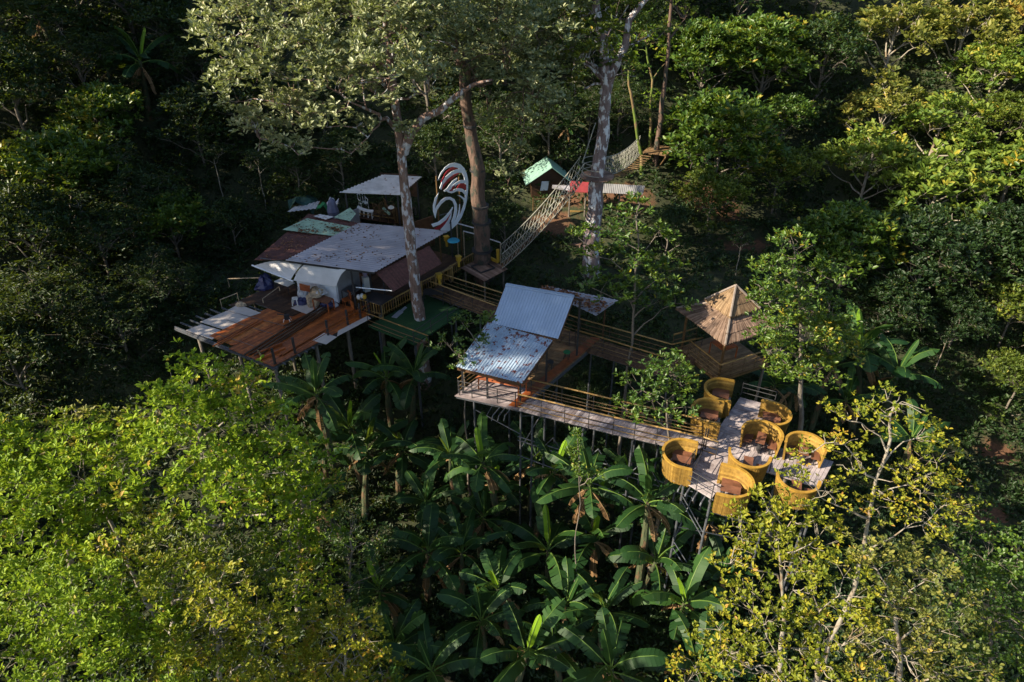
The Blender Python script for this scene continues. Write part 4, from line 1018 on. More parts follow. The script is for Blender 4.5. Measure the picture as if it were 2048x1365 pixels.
# ------------------------------------------------------------------ metal-roofed pavilion
def pavilion():
    FL, FR, BR = P(913, 790), P(1040, 817), P(1203, 679)
    BL = FL + (BR - FR); q = [FL, FR, BR, BL]
    root = thing('metal_roofed_pavilion', 'open pavilion with two tier blue grey metal roof and rust patches', 'pavilion', tuple(FL))
    mb = MB(); planks(mb, q, .16, along='u', split=1, tr=(.3, 1)); mb.build('floor', M_WARM_W, root)
    mb = MB(); planks(mb, [FL + (FL - BL) * .02, FR + (FR - BR) * .02, FR + (BR - FR) * .22, FL + (BL - FL) * .22], .16, .03, along='u', tr=(.1, .7)); 
    for v in mb.v: pass
    mb.v = [(x, y, z + .02) for x, y, z in mb.v]; mb.build('front_boards', M_SOIL_W, root)
    mb = MB(); mb.beam(FR - Z * .1 + (BR - FR) * .0, BR - Z * .1, .1, .18); mb.beam(FL - Z * .1, FR - Z * .1, .1, .18); mb.build('edge_beam', M_GALV, root)
    mb = MB(); e = (FL - FR).normalized() * .5
    mb.slab([FR + e * .2 + Z * .05, FR + e * 1.2 + Z * .05, BR + e * 1.2 + Z * .05, BR + e * .2 + Z * .05], .05, t=.3); mb.build('side_board', M_RED_W, root)
    # roofs
    U = [P(1012, 570, 3.9), P(1148, 594, 3.9), P(1116, 678, 2.75), P(983, 647, 2.75)]
    Lo = [P(975, 645, 2.78), P(1106, 680, 2.62), P(1044, 767, 2.05), P(911, 734, 2.05)]
    mb = MB(); corr(mb, [U[3], U[2], U[1], U[0]], 24, .025, .01, trap=True); ur_ = mb.build('upper_roof', M_ROOFBLUE, root)
    mb = MB(); corr(mb, [Lo[3], Lo[2], Lo[1], Lo[0]], 24, .03, .01, trap=True); mb.build('lower_roof', M_ROOFBLUE_R, root)
    r0, r1 = U[0], U[1]; bk = Vector((math.cos(math.radians(55)), math.sin(math.radians(55)), 0)) * .9
    mb = MB(); corr(mb, [r0, r1, r1 + bk - Z * .55, r0 + bk - Z * .55], 24, .025, .01, trap=True); mb.build('rear_roof', M_ROOFBLUE, root)
    mb = MB(); mb.beam(r0 + Z * .03, r1 + Z * .03, .22, .05); mb.build('ridge_cap', M_ROOFBLUE, ur_)
    mb = MB()
    for a, b in ((U[1], U[2]), (U[0], U[3]), (Lo[1], Lo[2]), (Lo[0], Lo[3]), (U[2], U[3]), (Lo[2], Lo[3]), (U[1], U[1] + bk - Z * .55)): mb.beam(a.lerp(b, .03) - Z * .09, a.lerp(b, .97) - Z * .09, .07, .12)
    mb.build('rafter', M_DARK_W, root)
    # posts under the roofs
    def under(u, v, zt_):
        b = bil(q, u, v); mb = MB(); mb.beam(b, b + Z * zt_, .1, .1); mb.build('post', M_STEEL, root); return b
    for u, v, h in ((.06, .03, 1.95), (.45, .03, 1.95), (.93, .05, 2.0), (.93, .34, 2.45), (.05, .34, 2.45), (.93, .72, 3.4), (.05, .72, 3.4)): under(u, v, h)
    # low leaf-covered roof behind
    LR = [P(1078, 578, 2.55), P(1192, 632, 2.35), P(1237, 601, 2.35), P(1095, 573, 2.6)]
    mb = MB(); corr(mb, [LR[0], LR[1], LR[2], LR[3]], 14, .03, .01, trap=True); mb.build('low_rear_roof', M_ROOFGREY, root)
    b = P(1205, 680); mb = MB(); mb.beam(b, b + Z * 2.3, .08, .08); mb.build('post', M_DARK_W, root)
    # stilts and braces
    sts = [bil(q, u, v) for u, v in ((.15, .08), (.9, .08), (.1, .5), (.9, .5), (.1, .95), (.9, .95))]
    for s in sts: mb = MB(); gpost(mb, s, .055, -.15); mb.build('stilt', M_GALV, root)
    for a, b, z0, z1 in ((0, 1, -1.2, -2.2), (1, 3, -1, -3), (0, 2, -3, -1), (1, 3, -3.2, -1.2)):
        mb = MB(); mb.tube([sts[a] + Z * z0, sts[b] + Z * z1], .028, 5); mb.build('brace', M_GALV, root)
    for px in (1000, 1012, 1024):
        mb = MB(); a = P(px, 815, -.15); mb.tube([a, a + Vector((-.35, -.6, -.05)), a + Vector((-.4, -.68, -.3))], .03, 5); mb.build('joist_end', M_GALV, root)
    rail_run('low dark railing at the left end of the pavilion with yellow poles', [FL + (BL - FL) * .45, FL + (BL - FL) * .02], .95, (1, .7, .45, .2), 1.5, .035)
    r = thing('steel_railing', 'dark steel railing across the front edge of the pavilion', 'railing', tuple(FL))
    for h in (.35, .62, .9): mb = MB(); mb.tube([bil(q, .03, 0) + Z * h, bil(q, .93, 0) + Z * h], .02, 5); mb.build('rail', M_STEEL, r)
    for u in (.05, .25, .65, .93): mb = MB(); post(mb, bil(q, u, .0), .92, .024); mb.build('post', M_STEEL, r)
    # red table, bench, stools
    c = bil(q, .52, .14); r = thing('red_wood_table', 'long red brown table at the front of the pavilion under the rusty roof', 'table', tuple(c))
    d = (q[1] - q[0]).normalized(); s = (q[3] - q[0]).normalized()
    t = [c + d * x + s * y + Z * .78 for x, y in ((-1.2, -.38), (1.2, -.38), (1.2, .38), (-1.2, .38))]
    MB().slab(t, .06, t=.5).build('tabletop', plain('red_tabletop', (.42, .13, .055), .4), r)
    for k in t: mb = MB(); p = k.lerp(c + Z * .78, .12); mb.beam(p - Z * .78, p - Z * .06, .07, .07); mb.build('leg', M_RED_W, r)
    for x, lab in ((-.6, 'white cup on the left of the red table'), (.8, 'white cup on the right of the red table')):
        p = c + d * x + Z * .78; o = MB().tube([p, p + Z * .08, p + Z * .14], [.05, .07, .08], 10).build('cup', M_WPL); props(o, lab, 'cup')
    c2 = bil(q, .75, .62)
    for k, (u, v, lab) in enumerate(((.78, .5, 'dark stool in the middle of the pavilion floor'), (.84, .66, 'green topped stool beside the right post of the pavilion'), (.6, .45, 'dark stool under the upper roof edge'))):
        c = bil(q, u, v); r = thing('stool', lab, 'stool', tuple(c)); m = M_TEAL if k == 1 else M_STEEL
        MB().tube([c + Z * .42, c + Z * .47], .19, 10).build('seat', m, r)
        for a in range(4): mb = MB(); o = Vector((math.cos(a * 1.57 + .4), math.sin(a * 1.57 + .4), 0)); mb.beam(c + o * .18, c + o * .13 + Z * .42, .03, .03); mb.build('leg', M_STEEL, r)
    leaves_on([LR[0], LR[1], LR[2], LR[3]], 260, 'dry red brown leaves thick on the low roof behind the pavilion', .06, L=.2, edge=(.05, .75), clump=False)
    leaves_on([Lo[0], Lo[1], Lo[2], Lo[3]], 26, 'few dry leaves along the top of the rusty lower roof', .05, L=.12, edge=(.0, .3))
    return q
PAV = pavilion()

# ------------------------------------------------------------------ walkway to the tub deck
f1 = [P(1062, 792), P(1250, 838), P(1434, 881)]; n1 = [P(1036, 821), P(1225, 868), P(1400, 908)]
w1 = walkway('plank_walkway', 'grey plank walkway with bamboo rails leading to the round yellow booths', f1, n1, 0, M_SOIL_W, pw=.17)
rail_run('far bamboo railing of the walkway to the yellow booths', f1, 1.0, (1.0, .6, .38, .2), 1.9, .042)
rail_run('near bamboo railing of the walkway to the yellow booths', n1 + [P(1430, 918)], 1.0, (1.0, .55, .25), 1.15, .042)
for a, b in ((n1, 0), (f1, 1)):
    for t_ in (.08, .35, .62, .9):
        i = 0 if t_ < .5 else 1; p = a[i].lerp(a[i + 1], (t_ * 2) % 1)
        mb = MB(); gpost(mb, p, .055, -.15); mb.build('stilt', M_GALV, w1)
for k in range(7):
    a = n1[0].lerp(n1[2], .08 + k * .13); b = n1[0].lerp(n1[2], .08 + (k + 1) * .13)
    mb = MB(); mb.tube([a - Z * (1.2 if k % 2 else 3.0), b - Z * (3.0 if k % 2 else 1.2)], .026, 5); mb.build('brace', M_GALV, w1)
for z0 in (2.4, 2.75, 4.2):
    mb = MB(); mb.tube([n1[0] - Z * z0 * .7, n1[2] - Z * z0], .03, 5); mb.build('brace', M_GALV, w1)

# ------------------------------------------------------------------ tub deck
def tub_deck():
    L0, L1, R1, R0 = P(1363, 962), P(1481, 794), P(1547, 812), P(1423, 998)
    q = [L0, R0, R1, L1]
    root = thing('booth_deck', 'grey weathered plank deck on steel stilts carrying the round yellow booths', 'deck', tuple(L0))
    mb = MB(); L = (L1 - L0).length; n = 7
    for i in range(n):   # panels with boards alternately laid
        v0, v1 = i / n, (i + 1) / n
        sub = [bil(q, 0, v0), bil(q, 1, v0), bil(q, 1, v1 - .004), bil(q, 0, v1 - .004)]
        planks(mb, sub, .16, along='u' if i != 3 else 'v', split=1 if i != 3 else 0, tr=(.15, 1))
    mb.build('boards', M_SOIL_W, root)
    # side branch
    b0, b1, b2, b3 = P(1500, 879), P(1470, 925), P(1640, 975), P(1668, 922)
    q2 = [b1, b2, b3, b0]
    mb = MB(); planks(mb, [x - Z * .045 for x in q2], .16, along='v', tr=(.2, 1)); mb.build('side_boards', M_SOIL_W, root)
    for v in (.02, .17, .33, .5, .67, .83, .98):
        mb = MB(); mb.beam(bil(q, -.04, v) - Z * .13, bil(q, 1.04, v) - Z * .13, .06, .1); mb.build('joist', M_GALV, root)
    d = (L0 - L1).normalized()
    for u in (.05, .3, .55, .8):
        mb = MB(); p = bil(q, u, 0) - Z * .12; mb.tube([p - d * 1.0, p + d * .42, p + d * .48 - Z * .1], .035, 6); mb.build('joist_end', M_GALV, root)
    for u in (.05, .95): mb = MB(); mb.beam(bil(q, u, 0) - Z * .22, bil(q, u, 1) - Z * .22, .08, .1); mb.build('bearer', M_GALV, root)
    st = [bil(q, u, v) for u, v in ((.05, .03), (.95, .03), (.05, .5), (.95, .5), (.05, .95), (.95, .95))] + [bil(q2, .5, .1), bil(q2, .95, .1), bil(q2, .95, .9)]
    for s in st: mb = MB(); gpost(mb, s, .06, -.2); mb.build('stilt', M_GALV, root)
    for a, b, z0, z1 in ((0, 1, -1, -2.4), (0, 1, -1.3, -2.7), (1, 7, -1, -3.5), (1, 6, -.8, -2.6), (0, 6, -3, -4.6), (0, 2, -4, -1), (2, 3, -1.5, -3), (0, 1, -4.4, -5.6), (0, 1, -4.0, -5.2)):
        mb = MB(); mb.tube([st[a] + Z * z0, st[b] + Z * z1], .03, 5); mb.build('brace', M_GALV, root)
    # end railing
    r = thing('steel_railing', 'thin steel railing round the near end of the booth deck', 'railing', tuple(L0))
    a, b = L0 + d * .05, R0 + d * .05; c0 = L0.lerp(L1, .17)
    for h in (.3, .58, .88):
        mb = MB(); mb.tube([c0 + Z * h, a + Z * h, b + Z * h], .018, 5); mb.build('rail', M_STEEL, r)
    for p in (c0, a, a.lerp(b, .5), b): mb = MB(); post(mb, p, .9, .02); mb.build('post', M_STEEL, r)
    r = thing('steel_railing', 'dark steel gate posts where the walkway meets the booth deck', 'railing', tuple(n1[2]))
    for p, h in ((P(1404, 905), 1.4), (P(1410, 898), 1.2)): mb = MB(); post(mb, p, h, .03); mb.build('post', M_STEEL, r)
    for h in (.3, .7): mb = MB(); mb.tube([P(1404, 905, h), P(1384, 948, h)], .018, 5); mb.build('rail', M_STEEL, r)
    r = thing('steel_railing', 'short steel railing between the two front booths right of the deck', 'railing', P(1520, 930))
    for h in (.25, .55, .85): mb = MB(); mb.tube([P(1538, 945, h), P(1562, 950, h)], .018, 5); mb.build('rail', M_STEEL, r)
    for px in (1538, 1562): mb = MB(); post(mb, P(px, 945 + (px > 1550) * 5), .85, .02); mb.build('post', M_STEEL, r)
    r = thing('steel_railing', 'thin steel railing closing the far end of the booth deck', 'railing', tuple(L1))
    for h in (.3, .6, .85): mb = MB(); mb.tube([L1 + Z * h, R1 + Z * h], .018, 5); mb.build('rail', M_STEEL, r)
    for p in (L1, R1): mb = MB(); post(mb, p, .9, .02); mb.build('post', M_STEEL, r)
    return q
TDQ = tub_deck()

def make_tub(cx, cy, open_ang, label, r=.9, H=.95, arm=.5, zb=-.12, flare=.10):
    """cx,cy: pixel of the rim centre (at height H); open_ang: world angle the mouth faces"""
    c = P(cx, cy, H); c.z = 0
    root = thing('round_booth', label, 'booth', (c.x, c.y, 0), 'round yellow booths on the deck')
    f = Vector((math.cos(open_ang), math.sin(open_ang), 0)); s = Vector((-f.y, f.x, 0))
    # plan curve: arm, semicircle, arm
    plan = []
    na = 6
    for i in range(na): plan.append((arm * (1 - i / na), -1.0, None))
    ns = 40
    for i in range(ns + 1):
        a = -math.pi / 2 - math.pi * i / ns; plan.append((math.cos(a), math.sin(a), 1))
    for i in range(1, na + 1): plan.append((arm * i / na, 1.0, None))
    def pt(i, off, z):
        x, y, k = plan[i]; sc = r * (1 - flare * (1 - (z / H)) * 1.0)
        if k: X, Y = x * (sc + off), y * (sc + off)
        else: X, Y = x * r, y * (sc + off)
        return c + f * X + s * Y + Z * z
    def zs(z, i, m): return z
    m = len(plan)
    # outer wall of split bamboo: each strip one facet pushed in or out a little
    out = MB(); inn = MB()
    zz = [zb, H * .3, H * .62, H - .02]
    for i in range(m - 1):
        for sub in range(3):
            t0, t1 = sub / 3, (sub + 1) / 3; of = R.uniform(.040, .046); tt = R.random(); low = R.uniform(-.05, .02)
            for z0, z1 in zip(zz[:-1], zz[1:]):
                z0_ = z0 + (low if z0 == zb else 0)
                a0, a1 = pt(i, of, z0_).lerp(pt(i + 1, of, z0_), t0), pt(i, of, z0_).lerp(pt(i + 1, of, z0_), t1)
                b0, b1 = pt(i, of, z1).lerp(pt(i + 1, of, z1), t0), pt(i, of, z1).lerp(pt(i + 1, of, z1), t1)
                nd = ((a0 + a1) / 2 - c); nd.z = 0; nd = nd.normalized() * .006
                out.add([a0, (a0 + a1) / 2 + nd, a1, b1, (b0 + b1) / 2 + nd, b0], [(1, 0, 5, 4), (2, 1, 4, 3)], tt * .8 + (.0 if z0 > zb else -.0))
    out.build('outer_wall', M_TUB, root)
    # inner wall: horizontal slats
    nh = 9
    for k in range(nh):
        z0, z1 = .02 + (H - .05) * k / nh, .02 + (H - .05) * (k + 1) / nh - .006; tt = R.random()
        of0 = -.02 - R.uniform(0, .01)
        for i in range(m - 1):
            inn.add([pt(i, of0, z0), pt(i + 1, of0, z0), pt(i + 1, of0 + .012, z1), pt(i, of0 + .012, z1)], [(0, 1, 2, 3)], min(1, max(0, tt + R.uniform(-.15, .15))))
    inn.build('inner_wall', M_TUB, root)
    rim = MB()
    for i in range(m - 1):
        A = [pt(i, -.045, H - .04), pt(i, .075, H - .04), pt(i, .075, H + .03), pt(i, -.045, H + .03)]
        B = [pt(i + 1, -.045, H - .04), pt(i + 1, .075, H - .04), pt(i + 1, .075, H + .03), pt(i + 1, -.045, H + .03)]
        fs = [(0, 1, 5, 4), (1, 2, 6, 5), (2, 3, 7, 6), (3, 0, 4, 7)]
        if i == 0: fs.append((3, 2, 1, 0))
        if i == m - 2: fs.append((4, 5, 6, 7))
        rim.add(A + B, fs, R.uniform(.2, .8))
    rim.build('rim', M_TUBRIM, root)
    for i, nm in ((0, 'end_board'), (m - 1, 'end_board')):
        mb = MB(); mb.hexa(pt(i, -.03, 0), pt(i, .05, 0), pt(i, .05, 0) + f * .04, pt(i, -.03, 0) + f * .04, pt(i, -.03, H), pt(i, .055, H), pt(i, .055, H) + f * .04, pt(i, -.03, H) + f * .04, t=.4); mb.build(nm, M_TUB, root)
    # floor
    mb = MB(); nb = 10
    for k in range(nb):
        y0, y1 = -1 + 2 * k / nb, -1 + 2 * (k + 1) / nb - .03; ym = max(abs(y0), abs(y1)) * .93; x0 = -math.sqrt(max(0, .93 ** 2 - ym * ym * .9)) * r * .95
        mb.slab([c + f * x0 + s * y0 * r * .93 + Z * .01, c + f * arm * r + s * y0 * r * .93 + Z * .01, c + f * arm * r + s * y1 * r * .93 + Z * .01, c + f * x0 + s * y1 * r * .93 + Z * .01], .03, t=R.random())
    mb.build('floor', M_SOIL_W, root)
    # table along the mouth axis, bench on each side
    xa = min(.32, arm * r + .1); t = [c + f * x + s * y + Z * .62 for x, y in ((xa - .8, -.2), (xa, -.2), (xa, .2), (xa - .8, .2))]
    tt_ = MB().slab(t, .045, t=.5).build('tabletop', M_TABLE, root)
    for x_ in (xa - .65, xa - .12): mb = MB(); mb.beam(c + f * x_ + Z * .02, c + f * x_ + Z * .58, .08, .3); mb.build('leg', M_STEEL, tt_)
    for sg in (-1, 1):
        t = [c + f * x * r + s * sg * y * r + Z * .42 for x, y in ((-.62, .42), (min(.34, arm), .42), (min(.34, arm), .86), (-.45, .86))]
        if sg < 0: t = t[::-1]
        bn_ = MB().slab(t, .04, t=.2).build('bench', M_TABLE, root)
        mb = MB(); mb.beam(c + f * min(.28, arm - .04) * r + s * sg * .6 * r + Z * .02, c + f * min(.28, arm - .04) * r + s * sg * .6 * r + Z * .38, .05, .05); mb.build('leg', M_STEEL, bn_)
    return root
da = math.radians(-20); db = math.radians(55)
make_tub(1447, 779, da, 'round yellow bamboo booth at the far left end of the deck', .86)
make_tub(1424, 822, da, 'round yellow bamboo booth left of the deck, just behind the walkway end')
make_tub(1543, 826, da + math.pi + .05, 'round yellow bamboo booth at the far right end of the deck', .84)
make_tub(1369, 907, da, 'round yellow bamboo booth left of the deck, in front of the walkway end', .9)
make_tub(1461, 962, da + math.pi, 'round yellow bamboo booth nearest the camera at the right front of the deck', .9, H=1.05)
make_tub(1525, 866, db + math.pi + .15, 'round yellow booth open to the front, its table and benches in full view', .84, H=1.05, arm=.14)
make_tub(1500, 908, db + .25, 'round yellow booth with its back to the camera between the two branches of deck', .84, arm=.12)
make_tub(1612, 890, db + math.pi + .25, 'round yellow booth open to the front behind the leafy twigs at the far right', .82, H=1.0, arm=.14)
make_tub(1597, 956, db + .25, 'round yellow booth half hidden by the yellow tree in the foreground', .82, arm=.12)

# ------------------------------------------------------------------ thatched gazebo
def gazebo():
    LC, FC = P(1353, 615, 2.5), P(1451, 688, 2.5)
    e = FC - LC; s = Vector((-e.y, e.x, 0)); RC = FC + s; BC = LC + s
    cen = (LC + RC) / 2; cen.z = 0
    root = thing('thatched_gazebo', 'square gazebo with two tier thatched pyramid roof and bamboo railing', 'gazebo', (cen.x, cen.y, 0))
    k = .50; za = zat(cen.x, cen.y, 573)
    def ring(kk, z): return [Vector((cen.x, cen.y, 0)) + (Vector((p.x, p.y, 0)) - cen) * kk + Z * z for p in (LC, FC, RC, BC)]
    def tier(k0, z0, k1, z1, nm, m, rag):
        o_, i_ = ring(k0, z0), ring(max(k1, .001), z1)
        for j in range(4):
            a, b, c_, d_ = o_[j], o_[(j + 1) % 4], i_[(j + 1) % 4], i_[j]
            mb = MB(); n = 64
            for i in range(n):
                u0, u1 = i / n, (i + 1) / n; rr = R.uniform(0, rag * 1.8); h = R.uniform(.0, .025)
                p0, p1 = a.lerp(b, u0), a.lerp(b, u1); q0, q1 = d_.lerp(c_, u0), d_.lerp(c_, u1)
                p0 = p0 + (p0 - q0) * rr; p1 = p1 + (p1 - q1) * rr
                for v0, v1, hh in ((0, .36, .06), (.34, .7, .03), (.68, 1, 0)):
                    A0, A1, B1, B0 = p0.lerp(q0, v0), p1.lerp(q1, v0), p1.lerp(q1, v1), p0.lerp(q0, v1)
                    mb.hexa(A0 - Z * .02, A1 - Z * .02, B1 - Z * .02, B0 - Z * .02, A0 + Z * (h + .05), A1 + Z * (h + .05), B1 + Z * .03, B0 + Z * .03, t=R.random())
            th_ = mb.build(nm, m, root)
            mb = MB(); mb.tube([o_[j] + Z * .07, i_[j] + Z * .07], .06, 6); mb.build('hip_cap', M_RIDGE, th_)
    tier(1.0, 2.4, .38, 3.08, 'lower_thatch', M_THATCH, .018)
    tier(k, 3.2, .0, za, 'upper_thatch', M_THATCH_T, .02)
    for p in ring(.78, 0):
        mb = MB(); mb.tube([p, p + Z * 2.75], .07, 8, t=.2); mb.build('post', M_BAMBOO_D, root)
    fl = ring(.86, 0)
    mb = MB(); planks(mb, [fl[0], fl[1], fl[2], fl[3]], .16, tr=(0, 1)); mb.build('floor', M_WARM_W, root)
    mb = MB()
    for j in range(4): mb.beam(fl[j] - Z * .12, fl[(j + 1) % 4] - Z * .12, .09, .14)
    mb.build('edge_beam', M_BAMBOO_D, root)
    for p in ring(.8, 0): mb = MB(); gpost(mb, p, .08, -.15); mb.build('stilt', BARK_D, root)
    rail_run('bamboo railing around the front corner of the thatched gazebo', [fl[0].lerp(fl[1], .25), fl[1], fl[1].lerp(fl[2], .95)], .95, (1, .72, .45, .2), .9, .045, postmat=M_BAMBOO_D)
    rail_run('bamboo railing at the left entrance of the thatched gazebo', [fl[0] + (fl[0] - fl[3]) * .12, fl[0] + (fl[0] - fl[3]) * -.35], .95, (1, .6, .3), .9, .045, postmat=M_BAMBOO_D)
    r = thing('wooden_table', 'dark square table inside the thatched gazebo', 'table', (cen.x, cen.y, 0)); t = [Vector((cen.x, cen.y, .75)) + (Vector((p.x, p.y, 0)) - cen) * .25 for p in (LC, FC, RC, BC)]
    MB().slab(t, .05).build('tabletop', M_RED_W, r)
    for p in t: mb = MB(); mb.beam(p - Z * .75, p - Z * .05, .06, .06); mb.build('leg', M_RED_W, r)
gazebo()

# ------------------------------------------------------------------ rope net bridges
TC = P(1183, 585, -2.2)      # foot of the lichen trunk

def PVr(px, py, Y):
    d = ray(px, py); return Vector((0, 0, CAMH)) + d * (Y / d.y)
def net_bridge(label, a, b, w_, sag, hgt, npl, nets=(1, 1), drop=0.0, pm=M_DARK_W):
    root = thing('rope_bridge', label, 'rope bridge', tuple(a))
    d = b - a; d.z = 0; d = d.normalized(); s = Vector((-d.y, d.x, 0))
    f = lambda t: a.lerp(b, t) - Z * sag * 4 * t * (1 - t)
    mb = MB()
    for i in range(npl):
        if R.random() < drop: continue
        t = (i + .5) / npl; p = f(t); q_ = f(min(1, t + .01)) - f(max(0, t - .01)); q_.normalize(); ww = w_ / 2 * R.uniform(.85, 1.1)
        mb.slab([p - q_ * .07 - s * ww, p + q_ * .07 - s * ww, p + q_ * .07 + s * ww, p - q_ * .07 + s * ww], .035, t=R.random())
    mb.build('planks', pm, root)
    for sg, on in ((-1, nets[0]), (1, nets[1])):
        if not on: continue
        top = lambda t: f(t) + s * sg * (w_ * .5 + .28) + Z * (hgt - .0 * t) ; bot = lambda t: f(t) + s * sg * w_ * .5
        mb = MB(); mb.tube([top(i / 24) for i in range(25)], .028, 5); mb.build('hand_rope', M_NET, root)
        mb = MB(); mb.tube([bot(i / 24) for i in range(25)], .025, 5); mb.build('foot_rope', M_NET, root)
        mb = MB(); n = int((b - a).length / .40); rows = 4
        def N(i, j):
            t = min(1, max(0, (i + (.5 if j % 2 else 0)) / n)); p = bot(t).lerp(top(t), j / rows); h_ = noise.noise(Vector((i * .9, j * 1.3, sg * 5)))
            return p + s * sg * (math.sin(j / rows * math.pi) * .1 + h_ * .05) + Z * h_ * .05
        for i in range(n):
            for j in range(rows):
                if j % 2 == 0: mb.tube([N(i, j), N(i, j + 1)], .015, 3, cap=False); mb.tube([N(i + 1, j), N(i, j + 1)], .015, 3, cap=False)
                else: mb.tube([N(i, j), N(i, j + 1)], .015, 3, cap=False); mb.tube([N(i, j), N(i + 1, j + 1)], .015, 3, cap=False)
        mb.build('net', M_NET, root)
pa = P(1003, 532, .35)
cc = PVr(1194, 352, TC.y)
net_bridge('long rope net bridge climbing from the square platform to the lichen trunk', pa, cc + Vector((-1.0, -.5, 0)), .75, .38, 1.2, 34)
# platform round trunk C
def ring_platform():
    root = thing('tree_ring_platform', 'small plank ring platform high on the lichen covered trunk', 'platform', tuple(cc))
    mb = MB()
    for i in range(14):
        a = i / 14 * 6.283; u = Vector((math.cos(a), math.sin(a), 0)); v = Vector((-u.y, u.x, 0)); mb.slab([cc + u * .35 - v * .1, cc + u * 1.05 - v * .2, cc + u * 1.05 + v * .2, cc + u * .35 + v * .1], .05, t=R.random())
    mb.build('boards', M_PINK_W, root)
    mb = MB(); mb.tube([cc + Vector((math.cos(a / 20 * 6.283) * .5, math.sin(a / 20 * 6.283) * .5, -.1)) for a in range(21)], .07, 6); mb.build('collar', M_DARK_W, root)
    for z0 in (.25, .6, .95):
        mb = MB(); mb.tube([cc + Vector((math.cos(a / 16 * 6.283) * .95, math.sin(a / 16 * 6.283) * .95, z0)) for a in range(13)], .025, 4); mb.build('rope_rail', M_NET, root)
    o = MB(); o.tube([cc + Vector((-1.0, -.3, .9)), cc + Vector((-.3, 0, 3.3))], .03, 5); o.build('stay_rope', M_NET, root)
ring_platform()
TD = P(1306, 400, .3)
ZD = zat(TD.x, TD.y, 300)
pd = Vector((TD.x, TD.y, ZD))
net_bridge('plank rope bridge rising right from the lichen trunk to the high platform', cc + Vector((.9, .2, -.1)), pd + Vector((-.9, -.5, 0)), .85, .45, 1.15, 17, nets=(0, 1), pm=M_WARM_W)
root = thing('high_tree_platform', 'sunlit square plank platform high on the brown trunk right of the bridges', 'platform', tuple(pd))
d = (pd - cc); d.z = 0; d.normalize(); s = Vector((-d.y, d.x, 0))
q = [pd + d * x + s * y for x, y in ((-1.1, -.9), (1.1, -.9), (1.1, .9), (-1.1, .9))]
mb = MB(); planks(mb, q, .15, tr=(.4, 1)); mb.build('boards', M_WARM_W, root)
mb = MB(); mb.beam(q[0] - Z * .1, q[1] - Z * .1, .08, .12); mb.beam(q[3] - Z * .1, q[2] - Z * .1, .08, .12); mb.build('joist', M_WARM_W, root)
for c_ in q: mb = MB(); mb.tube([Vector((TD.x, TD.y, ZD - 1.6)), c_ - Z * .15], .04, 5); mb.build('strut', M_WARM_W, root)

